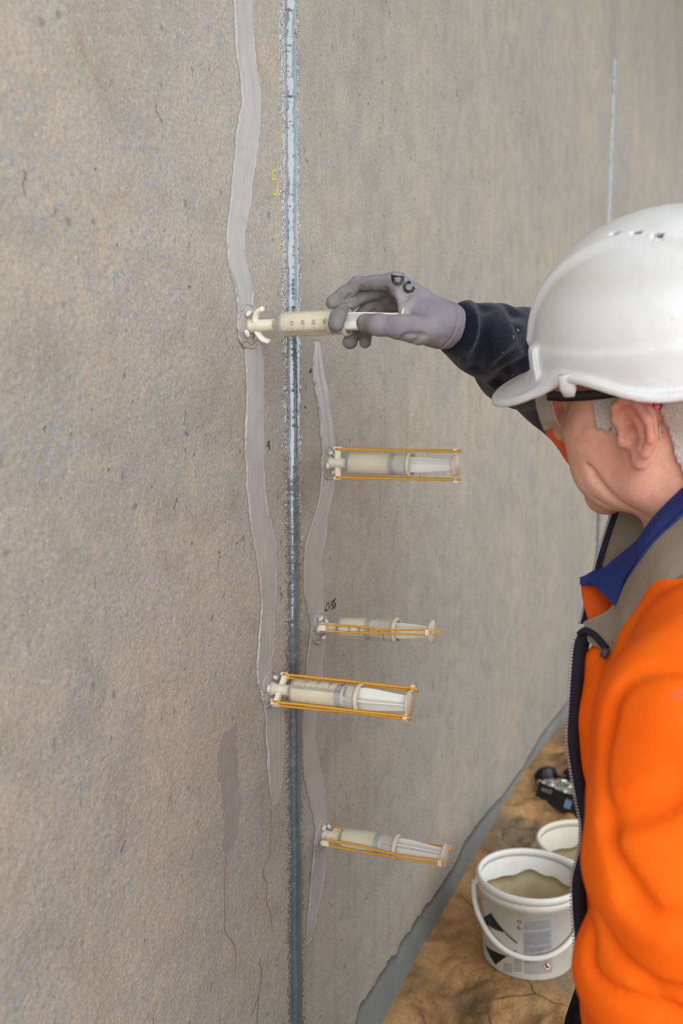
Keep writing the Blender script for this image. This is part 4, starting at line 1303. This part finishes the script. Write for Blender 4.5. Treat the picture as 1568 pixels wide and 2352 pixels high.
for s in (1, -1):
    arm = np.array([(0.086, 0.075, 0.040), (0.060, 0.082, 0.041), (0.030, 0.085, 0.043), (0.004, 0.087, 0.046)]) * [1, s, 1]
    aq = catmull(arm, 24); topg = np.stack([aq + [0, 0, 0.0052], aq - [0, 0, 0.0042]], 1)
    vv, ff = slab(topg + np.array([0, 0.0012 * s, 0]), topg - np.array([0, 0.0012 * s, 0]))
    mk('temple_arm', hw(vv), ff, M_arm, sgl, smooth=False)
    tipc = catmull(np.array([(0.004, 0.087, 0.046), (-0.014, 0.092, 0.047), (-0.030, 0.096, 0.041), (-0.042, 0.096, 0.034)]) * [1, s, 1], 16)
    MB().tube([hw(x) for x in tipc], 0.0030, 8).build('temple_tip', M_arm, sgl)
    for u_ in (3, 6, 9, 12, 14):
        c_ = tipc[u_] + np.array([0, 0.0028 * s, 0])
        MB().tube([hw(c_ + [0.0022, 0, 0.0006]), hw(c_ - [0.0022, 0, 0.0006])], 0.0026, 10).build('tip_pad', M_pnk, sgl)

# ---- jacket: torso and near arm
HIP = P(1650, 2420, 1.03)
def leg_pts(side):
    h = HIP + TL * 0.09 * side
    kn = h + TF * (0.26 if side > 0 else 0.14); kn = np.array([kn[0], kn[1], 0.09])
    an = kn - TF * 0.42; an[2] = 0.075
    return h, kn, an
h_, kn_, an_ = leg_pts(1)
TH_ = h_ + TF * 0.06 + 0.55 * (kn_ - h_ - TF * 0.06)          # on the left thigh
TDN = nrm(kn_ - h_ - TF * 0.06); TNO = nrm(TF - TDN * (TF @ TDN))
LW = P(1530, 2590, 0.84)                                     # left wrist, hanging beside the thigh
CH = P(1706, 1800, 1.03)
def torso_only(p):
    d = ell(p, CH, (0.148, 0.195, 0.285), TB)
    d = smin(d, ell(p, P(1700, 2060, 1.03), (0.142, 0.18, 0.20), TB), 0.06)
    d = smin(d, rcone(p, P(1640, 2240, 0.96), P(1640, 2240, 1.12), 0.125, 0.125), 0.05)
    return d
NARM = [P(1660, 1545, 0.85), P(1618, 1680, 0.79), P(1602, 1850, 0.77), P(1596, 2060, 0.765)]
def sleeve_only(p):
    d = chain(p, NARM, [0.082, 0.080, 0.074, 0.074], 0.03)
    d = smin(d, ell(p, P(1600, 2010, 0.765), (0.083, 0.08, 0.045), TB), 0.02)
    d = smin(d, chain(p, [P(1590, 2110, 0.775), P(1535, 2230, 0.80), P(1520, 2330, 0.83), LW], [0.070, 0.070, 0.062, 0.040], 0.02), 0.012)
    return d
def jk0(p):
    d = torso_only(p)
    d = smin(d, rcone(p, P(1690, 1560, 0.88), P(1690, 1560, 1.18), 0.080, 0.080), 0.05)
    d = smin(d, chain(p, [P(1640, 1250, 0.92), P(1560, 1375, 0.915), P(1485, 1480, 0.93), P(1432, 1548, 0.95)], [0.026, 0.024, 0.022, 0.018], 0.01), 0.035)
    d = smin(d, chain(p, [P(1394, 1528, .99), P(1388, 1650, .985), P(1392, 1750, .985), P(1408, 1850, .99), P(1418, 1905, .995), P(1414, 1960, 1.0), P(1400, 2030, 1.0), P(1398, 2110, 1.0), P(1406, 2230, 1.0)], [0.026, 0.030, 0.030, 0.030, 0.030, 0.030, 0.030, 0.030, 0.030], 0.02), 0.012)
    d = smin(d, sleeve_only(p), 0.014)
    return d
CREASE = [([(1394, 1886), (1450, 1872), (1510, 1846), (1575, 1795)], 0.0085, 0.014), ([(1396, 1900), (1412, 1960), (1448, 2035), (1474, 2082)], 0.0075, 0.012),
          ([(1384, 2120), (1412, 2180), (1452, 2225), (1488, 2252)], 0.007, 0.012), ([(1362, 2152), (1358, 2205), (1380, 2252), (1450, 2292), (1570, 2325)], 0.006, 0.010),
          ([(1392, 1690), (1402, 1625), (1438, 1565), (1500, 1538), (1575, 1535)], 0.003, 0.012), ([(1400, 1640), (1388, 1760), (1398, 1870)], 0.002, 0.012),
          ([(1480, 2255), (1520, 2270), (1575, 2275)], 0.004, 0.012), ([(1440, 2070), (1500, 2110), (1575, 2125)], 0.004, 0.015)]
CR3 = []
for pl, r, k in CREASE:
    pts = [march(jk0, x, y, 0.55, 1.2) for x, y in catmull(np.array([(x, y, 0) for x, y in pl]), 12)[:, :2]]
    pts = [x for x in pts if x is not None]
    if len(pts) > 1: CR3.append((pts, r, k))
def neck_hole(p):
    return rcone(p, hw((0.01, 0.0, -0.10)), P(1440, 1360, 1.06), 0.075, 0.055)
def jacket_sdf(p):
    d = jk0(p)
    for pts, r, k in CR3:
        d = smax(d, -chain(p, pts, [r] * len(pts), 0.003), k)
    d = d + 0.0035 * fbm(p * np.array([14, 14, 9]), 2, 41) 
    d = smax(d, -neck_hole(p), 0.01)
    hem = np.minimum(0.43 - p[:, 2], sleeve_only(p) - 0.004)
    return smax(d, hem, 0.006)
lo = np.min([P(1290, 2600, 1.05), P(1900, 2600, 0.7), P(1300, 1200, 1.2), P(1900, 1200, 0.65), P(1700, 1700, 1.3), P(1800, 1700, 0.66)], 0) - 0.06
hi = np.max([P(1290, 2600, 1.05), P(1900, 2600, 0.7), P(1300, 1200, 1.2), P(1900, 1200, 0.65), P(1700, 1700, 1.3), P(1900, 1700, 0.7)], 0) + 0.06
lo = np.minimum(lo, LW - 0.06); hi = np.maximum(hi, LW + 0.06)
lo[2] = min(0.42, LW[2] - 0.03); hi[2] = P(1600, 1150, 0.9)[2]
v, f = snets(jacket_sdf, lo, hi, 0.0042)
tn = torso_only(v); sn = sleeve_only(v)
zc_ = P(1345, 2072, 1.0)[2]
navy = sst(sn, 0.008, 0.016) * sst(-v[:, 2], -zc_ - 0.003, -zc_ + 0.003)
mk('jacket', v, f, M_or.m, person, attrs={'navy': navy})
print('JACKET', len(v))

# near front edge: zip tape and teeth
ZL = [(1333, 1452), (1318, 1475), (1311, 1540), (1306, 1620), (1302, 1700), (1311, 1770), (1323, 1840), (1333, 1895), (1330, 1950), (1314, 2015), (1313, 2070), (1318, 2140), (1321, 2200)]
def zdep(px, py):
    h_ = march(jk0, px + 26, py, 0.9, 1.4)
    return depth(h_) if h_ is not None else 1.0
zd_ = np.array([max(zdep(x, y), 0.955) for x, y in ZL]); zd_ = np.convolve(np.r_[zd_[0], zd_, zd_[-1]], [.25, .5, .25], 'valid')
print('ZIPD', zd_.round(3))
e1 = [P(x, y, d - 0.004) for (x, y), d in zip(ZL, zd_)]; e2 = [P(x + 20, y + 2, d - 0.007) for (x, y), d in zip(ZL, zd_)]; e3 = [P(x + 36, y + 2, d + 0.002) for (x, y), d in zip(ZL, zd_)]
vv, ff = sheet([e1, e2, e3], 90, 10, 0.004)
mk('zip_tape', vv, ff, M_tape, person)
def teeth(pl, wpx, name='zip_teeth'):
    cur = catmull(np.array(pl), 201); mb = MB()
    for k in range(0, 201, 2):
        t_ = nrm(cur[min(k + 1, 200)] - cur[max(k - 1, 0)])
        x_ = -RT; z_ = nrm(np.cross(x_, t_))
        mb.box(cur[k], (wpx, 0.0008, 0.0011), np.stack([x_, t_, z_], 1))
    o = mb.build(name, M_teeth, person, smooth=False); o['kind'] = 'stuff'
    return o
teeth([P(x - 2, y, d - 0.004) for (x, y), d in zip(ZL, zd_)], 0.0013)
# collar: lining, shirt collar, shirt front, far collar edge
up = [(1620, 1112, .925), (1568, 1162, .935), (1490, 1243, .955), (1425, 1342, .985), (1398, 1398, 1.0), (1340, 1430, 1.015)]
lw = [(1620, 1300, .885), (1568, 1325, .89), (1500, 1375, .905), (1448, 1455, .935), (1412, 1505, .955), (1350, 1475, .99)]
vv, ff = sheet([[P(*a) for a in up], [P(0.5 * (a[0] + b[0]) , 0.5 * (a[1] + b[1]), 0.5 * (a[2] + b[2]) - 0.006) for a, b in zip(up, lw)], [P(*a) for a in lw]], 70, 18, 0.006, wob=0.0012, seed=9)
mk('jacket_lining', vv, ff, M_fleece.m, person)
up = [(1620, 1075, .94), (1568, 1118, .95), (1500, 1188, .965), (1460, 1238, .98), (1400, 1290, 1.0), (1350, 1332, 1.02)]
lw = [(1620, 1128, .915), (1568, 1170, .922), (1490, 1248, .945), (1452, 1300, .962), (1428, 1342, .975), (1416, 1398, .985)]
vv, ff = sheet([[P(*a) for a in up], [P(0.5 * (a[0] + b[0]), 0.5 * (a[1] + b[1]), 0.5 * (a[2] + b[2]) - 0.005) for a, b in zip(up, lw)], [P(*a) for a in lw]], 80, 18, 0.004, wob=0.0015, seed=19)
mk('shirt_collar', vv, ff, M_blue.m, person)
vv, ff = sheet([[P(1331, 1326, 1.035), P(1331, 1343, 1.035)], [P(1350, 1318, 1.03), P(1352, 1345, 1.03)], [P(1385, 1300, 1.035), P(1385, 1340, 1.03)]], 10, 10, 0.003)
mk('shirt_collar', vv, ff, M_blue.m, person)
vv, ff = sheet([[P(1333, 1340, 1.04), P(1337, 1375, 1.03), P(1350, 1424, 1.02)], [P(1365, 1340, 1.035), P(1372, 1375, 1.025), P(1372, 1415, 1.02)], [P(1420, 1340, 1.035), P(1420, 1375, 1.03), P(1405, 1400, 1.02)]], 20, 10, 0.003)
mk('shirt_front', vv, ff, M_shirt.m, person)
lf = [(1426, 1140, 1.10), (1400, 1215, 1.09), (1378, 1285, 1.075), (1365, 1340, 1.06), (1340, 1430, 1.04)]
rg = [(1520, 1160, 1.06), (1470, 1235, 1.06), (1425, 1290, 1.055), (1395, 1340, 1.05), (1375, 1425, 1.035)]
vv, ff = sheet([[P(*a) for a in lf], [P(0.5 * (a[0] + b[0]), 0.5 * (a[1] + b[1]), 0.5 * (a[2] + b[2]) + 0.012) for a, b in zip(lf, rg)], [P(*a) for a in rg]], 50, 12, 0.005, wob=0.001)
mk('jacket_lining', vv, ff, M_fleece.m, person)
l2 = [(x - 9, y - 1, d - 0.004) for x, y, d in lf]; r2 = [(x + 7, y, d - 0.006) for x, y, d in lf]
vv, ff = sheet([[P(*a) for a in l2], [P(*a) for a in r2]], 50, 5, 0.004)
mk('zip_tape', vv, ff, M_tape, person)
teeth([P(x - 10, y, d - 0.004) for x, y, d in lf], 0.0012)
MB().tube(catmull([P(1331, 1456, .995), P(1345, 1448, .985), P(1368, 1462, .97), P(1392, 1490, .955)], 20), 0.0036, 8).build('zip_tape', M_tape, person)
MB().tube([P(1393, 1490, .945), P(1384, 1512, .945)], [0.0042, 0.0036], 8).build('zip_pull', plain('zip_pull', (70, 72, 80), 0.4), person)

# ---- far sleeve
FPX_ = [(1062, 762, 1.145, 62), (1112, 780, 1.18, 72), (1195, 822, 1.26, 100), (1285, 872, 1.34, 104), (1400, 985, 1.30, 110), (1560, 1180, 1.22, 130), (1680, 1420, 1.16, 150)]
FA = [P(x, y, d) for x, y, d, r in FPX_]
FR = [r * d / FPX for x, y, d, r in FPX_]
def fsl0(p):
    d = chain(p, FA, FR, 0.03)
    d = smin(d, ell(p, P(1080, 764, 1.155), (0.018, 0.036, 0.0375), basis(0.75, 0.0, 0.0)), 0.005)
    d = smin(d, ell(p, P(1150, 792, 1.215), (0.024, 0.048, 0.051), basis(0.75, 0.0, 0.0)), 0.006)
    return d
FCR = []
for pl, r, k in (([(1112, 700), (1114, 740), (1106, 790), (1090, 850)], 0.007, 0.010), ([(1140, 880), (1165, 850), (1195, 835)], 0.006, 0.012), ([(1180, 715), (1195, 760), (1215, 800)], 0.005, 0.014), ([(1150, 830), (1190, 800), (1220, 770)], 0.004, 0.012)):
    pts = [march(fsl0, x, y, 0.95, 1.8) for x, y in catmull(np.array([(x, y, 0) for x, y in pl]), 8)[:, :2]]
    pts = [x for x in pts if x is not None]
    if len(pts) > 1: FCR.append((pts, r, k))
cuff_dir = nrm(FA[1] - FA[0])
def fsl(p):
    d = fsl0(p)
    for pts, r, k in FCR: d = smax(d, -chain(p, pts, [r] * len(pts), 0.003), k)
    d = d + 0.003 * fbm(p * 20, 2, 71)
    s_ = (p - P(1042, 758, 1.135)) @ cuff_dir
    d = smax(d, -s_, 0.008)
    return d
lo = np.min(FA, 0) - 0.12; hi = np.max(FA, 0) + 0.12
v, f = snets(fsl, lo, hi, 0.0034)
pj_ = (v - CAM) @ RT / ((v - CAM) @ FW) * FPX + IW / 2 + 0.25 * (IH / 2 - FPX * ((v - CAM) @ UP) / ((v - CAM) @ FW) - 970)
t_or = sst(pj_, 1258, 1262)
mk('jacket_sleeve', v, f, M_navy.m, person, attrs={'orange': t_or})

# ---- trousers, kneeling, and boots
def trou(p):
    d = ell(p, HIP, (0.135, 0.17, 0.13), TB)
    for s in (1, -1):
        h, kn, an = leg_pts(s)
        d = smin(d, rcone(p, h + TF * 0.06, kn, 0.092, 0.078), 0.04)
        d = smin(d, rcone(p, kn, an, 0.076, 0.056), 0.03)
    return d + 0.004 * fbm(p * 16, 2, 5)
lo = np.min([x for s in (1, -1) for x in leg_pts(s)], 0) - 0.22; hi = np.max([x for s in (1, -1) for x in leg_pts(s)], 0) + 0.2
lo[2] = -0.02
v, f = snets(trou, lo, hi, 0.007)
mk('trousers', v, f, M_trou.m, person)
for s in (1, -1):
    h, kn, an = leg_pts(s)
    toe = an - TF * 0.10; toe = np.array([toe[0], toe[1], 0.055])
    def boot(p, an=an, toe=toe):
        d = smin(rcone(p, an + TF * 0.03, an, 0.058, 0.056), rcone(p, an - ZU * 0.005, toe, 0.052, 0.042), 0.03)
        return smin(d, rcone(p, an - TF * 0.05, toe - ZU * 0.02 + TF * 0.02, 0.05, 0.03), 0.02)
    c_ = (an + toe) / 2
    v, f = snets(boot, c_ - 0.2, c_ + 0.2, 0.006)
    mk('boot', v, f, plain('dark_boot', (52, 42, 34), 0.7), person)

# ---- glove
def sd(px):
    a, b = depth(HB), depth(HT)
    return a + (b - a) * (px - 568.0) / (905.0 - 568.0)
def gp(u, v_, off=0.0):
    px, py = 730 + u * 0.21684, 610 + v_ * 0.21694
    return P(px, py, sd(min(px, 930)) + off)
PXM = sd(850) / FPX * 0.2168
def R_(x): return x * PXM * 1.0
FING = {
    'index': ([(800, 170, .012), (600, 182, .010), (425, 196, .008), (290, 300, .004), (165, 392, .000)], [86, 72, 72, 74, 76]),
    'middle': ([(850, 230, .032), (640, 270, .032), (450, 330, .026), (300, 440, .004), (215, 540, -.022), (190, 620, -.026)], [84, 70, 68, 66, 72, 76]),
    'ring': ([(880, 320, .050), (700, 350, .050), (540, 420, .044), (430, 560, .038), (370, 700, .026), (340, 810, .018)], [80, 66, 64, 64, 70, 72]),
    'little': ([(920, 420, .062), (760, 440, .062), (630, 480, .056), (545, 600, .044), (510, 720, .034), (500, 818, .026)], [74, 60, 58, 56, 58, 57]),
    'thumb': ([(1080, 690, -.014), (860, 650, -.026), (640, 628, -.028), (500, 610, -.026)], [130, 112, 100, 90]),
}
FP = {k: ([gp(*q) for q in pts], [R_(r) * (1.10 if k != 'thumb' else 1.05) for r in rs]) for k, (pts, rs) in FING.items()}
WR = [gp(1325, 622, .006), gp(1398, 648, .012)]
def glove0(p):
    palm = rcone(p, gp(860, 205, .022), gp(1340, 600, .006), R_(120), R_(190))
    palm = smin(palm, rcone(p, gp(900, 330, .048), gp(1330, 640, .018), R_(110), R_(175)), R_(60))
    palm = smin(palm, rcone(p, gp(1010, 450, .004), gp(1300, 620, .0), R_(105), R_(190)), R_(70))
    palm = smin(palm, rcone(p, gp(1000, 660, -.010), gp(1270, 700, .002), R_(120), R_(150)), R_(60))
    palm = smin(palm, rcone(p, gp(1000, 720, .022), gp(1250, 760, .022), R_(90), R_(110)), R_(60))
    palm = smin(palm, chain(p, [gp(1290, 605, .006), WR[0], WR[1]], [R_(205), R_(230), R_(228)], 0.004), R_(70))
    d = palm
    for k in ('index', 'middle', 'ring', 'little'):
        pts, rs = FP[k]
        fd = chain(p, pts, rs, 0.004)
        d = smin(d, fd, np.where(np.linalg.norm(p - pts[0], axis=1) < 0.035, 0.010, 0.0012))
    pts, rs = FP['thumb']
    th = chain(p, pts, rs, 0.006)
    d = smin(d, th, np.where(np.linalg.norm(p - pts[0], axis=1) < 0.045, 0.012, 0.002))
    # web between thumb and index
    d = smin(d, rcone(p, gp(860, 300, .014), gp(905, 520, -.002), R_(40), R_(42)), R_(70))
    return d
barax0, barax1 = HB + HZ * 0.04, HB + HZ * 0.152
GCR = []
for pl, r, k in (([(330, 320), (310, 380), (330, 410)], 0.0021, 0.0035), ([(460, 230), (445, 300), (440, 345)], 0.0021, 0.0035), ([(650, 270), (700, 350), (780, 430)], 0.0021, 0.0035),
                 ([(720, 250), (745, 330), (790, 420)], 0.0021, 0.0035), ([(870, 790), (910, 750), (960, 730), (1120, 740)], 0.0016, 0.004), ([(890, 820), (990, 830), (1050, 790), (1090, 740)], 0.0021, 0.0035),
                 ([(880, 470), (840, 510), (760, 525)], 0.0015, 0.004)):
    pts = []
    for x, y, _ in catmull(np.array([(x, y, 0) for x, y in pl], float), 8):
        h_ = march(glove0, 730 + x * 0.21684, 610 + y * 0.21694, 0.95, 1.5)
        if h_ is not None: pts.append(h_)
    pts = [a for a in pts if np.linalg.norm(a - np.median(pts, 0)) < 0.05]
    if len(pts) > 1: GCR.append((pts, r, k))
def glove_sdf(p):
    d = glove0(p)
    for pts, r, k in GCR: d = smax(d, -chain(p, pts, [r] * len(pts), 0.001), k)
    d = smax(d, -rcone(p, barax0, barax1, 0.0152, 0.0152), 0.001)      # fingers close on the barrel
    s_ = (p - WR[1]) @ nrm(WR[1] - WR[0])
    d = d + 0.0016 * np.exp(-((s_ + 0.0125) / 0.0010) ** 2) - 0.0008 * sst(s_, -0.0115, -0.0105)
    d = smax(d, s_ - 0.001, 0.002)
    return d + 0.0006 * fbm(p * 90, 2, 3)
allp = np.concatenate([np.array(x[0]) for x in FP.values()] + [np.array(WR)])
v, f = snets(glove_sdf, allp.min(0) - 0.05, allp.max(0) + 0.05, 0.00125)
# coated palm side of the fingers against the knitted back
pj = np.array([proj(x) for x in v]); uu_ = (pj[:, 0] - 730) / 0.21684; vv_ = (pj[:, 1] - 610) / 0.21694
coat_m = np.zeros(len(v))
for k in ('index', 'middle', 'ring', 'little'):
    pts, rs = FP[k]
    for i in range(len(pts) - 1):
        a, b = pts[i], pts[i + 1]; t_ = nrm(b - a)
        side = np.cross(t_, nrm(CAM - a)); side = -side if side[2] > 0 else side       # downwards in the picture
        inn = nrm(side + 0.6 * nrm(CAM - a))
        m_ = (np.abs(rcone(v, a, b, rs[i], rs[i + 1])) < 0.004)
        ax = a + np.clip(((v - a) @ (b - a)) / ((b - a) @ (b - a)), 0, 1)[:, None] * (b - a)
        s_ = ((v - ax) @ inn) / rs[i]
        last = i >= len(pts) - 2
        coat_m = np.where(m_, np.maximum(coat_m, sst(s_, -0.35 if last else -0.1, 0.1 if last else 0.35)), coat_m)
pts, rs = FP['thumb']
coat_m = np.maximum(coat_m, sst(-np.linalg.norm(v - pts[-1], axis=1), -0.022, -0.014))
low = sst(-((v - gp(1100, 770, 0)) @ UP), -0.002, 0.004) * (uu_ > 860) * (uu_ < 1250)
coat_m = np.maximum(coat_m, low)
glob = np.linalg.norm(v - gp(800, 380, -.01), axis=1)
M_glv = Mat('grey_work_glove'); M_glv.set(Roughness=0.75, Specular_IOR_Level=0.3)
kn = M_glv.ramp(M_glv.noise(30, 4), [(0.3, s2l((124, 119, 128))), (0.7, s2l((138, 133, 141)))])
ct = M_glv.ramp(M_glv.noise(40, 4), [(0.3, s2l((112, 109, 108))), (0.7, s2l((130, 127, 124)))])
ca = M_glv.attr('coated'); pale = M_glv.attr('pale')
c = M_glv.mix(ca, kn, ct); c = M_glv.mix(M_glv.math('MULTIPLY', pale, 0.55), c, s2l((178, 174, 172)))
M_glv.col(c)
wv = M_glv.n('ShaderNodeTexWave'); wv.inputs['Scale'].default_value = 190; wv.inputs['Distortion'].default_value = 1.0; wv.bands_direction = 'Z'
M_glv.l(M_glv.co(), wv.inputs['Vector'])
M_glv.bump(M_glv.math('MULTIPLY', wv.outputs['Fac'], M_glv.math('SUBTRACT', 1.0, ca)), 0.25, 0.0008).bump(M_glv.noise(600, 2), 0.2, 0.0006)
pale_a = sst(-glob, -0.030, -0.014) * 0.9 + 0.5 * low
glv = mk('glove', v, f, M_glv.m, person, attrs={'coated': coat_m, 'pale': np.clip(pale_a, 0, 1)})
# printing on the back of the glove
def glove_print(s, u, v_, size, rot, name='glove_print'):
    tv, tf = text_mesh(s, size, 0.045)
    cr, sr = math.cos(rot), math.sin(rot)
    out = []
    for x, y, _ in tv:
        X = (x * cr - y * sr) / PXM + u; Y = -(x * sr + y * cr) / PXM + v_
        h_ = march(glove_sdf, 730 + X * 0.21684, 610 + Y * 0.21694, 0.95, 1.5, 2400)
        out.append((h_ if h_ is not None else gp(X, Y, 0.02)) - ray(730 + X * 0.2168, 610 + Y * 0.2169) * 0.0016)
    mk(name, out, tf, M_black, glv, smooth=False)
glove_print('D', 848, 150, 0.019, -1.45)
glove_print('C', 955, 232, 0.017, 0.6)
print('GLOVE', len(v))

# left hand, gloved, resting on the thigh
def lhand(p):
    TL_ = TL
    kn0 = LW + TDN * 0.085 - TL_ * 0.012
    side = -TNO
    d = rcone(p, LW - TDN * 0.015, LW + TDN * 0.02, 0.031, 0.030)
    for o in (-0.024, 0.0, 0.024):
        d = smin(d, rcone(p, LW + TDN * 0.02 + side * o * 0.6, kn0 + side * o, 0.020, 0.017), 0.015)
    for o, ln in ((-0.033, 0.062), (-0.011, 0.078), (0.011, 0.074), (0.033, 0.056)):
        a = kn0 + side * o; b = a + TDN * ln * 0.5 - TL_ * 0.004 + side * o * 0.15; c_ = b + TDN * ln * 0.5 - TL_ * 0.016
        d = smin(d, chain(p, [a, b, c_], [0.0115, 0.0105, 0.0095], 0.003), 0.003)
    a = LW + TDN * 0.03 - side * 0.026; b = a + TDN * 0.035 - side * 0.028 - TL_ * 0.006; c_ = b + TDN * 0.03 - side * 0.006 - TL_ * 0.008
    return smin(d, chain(p, [a, b, c_], [0.016, 0.0125, 0.0105], 0.004), 0.008)
v, f = snets(lhand, LW + TDN * 0.08 - 0.15, LW + TDN * 0.08 + 0.15, 0.0025)
mk('glove', v, f, M_glv.m, person, attrs={'coated': np.zeros(len(v)), 'pale': np.zeros(len(v))})
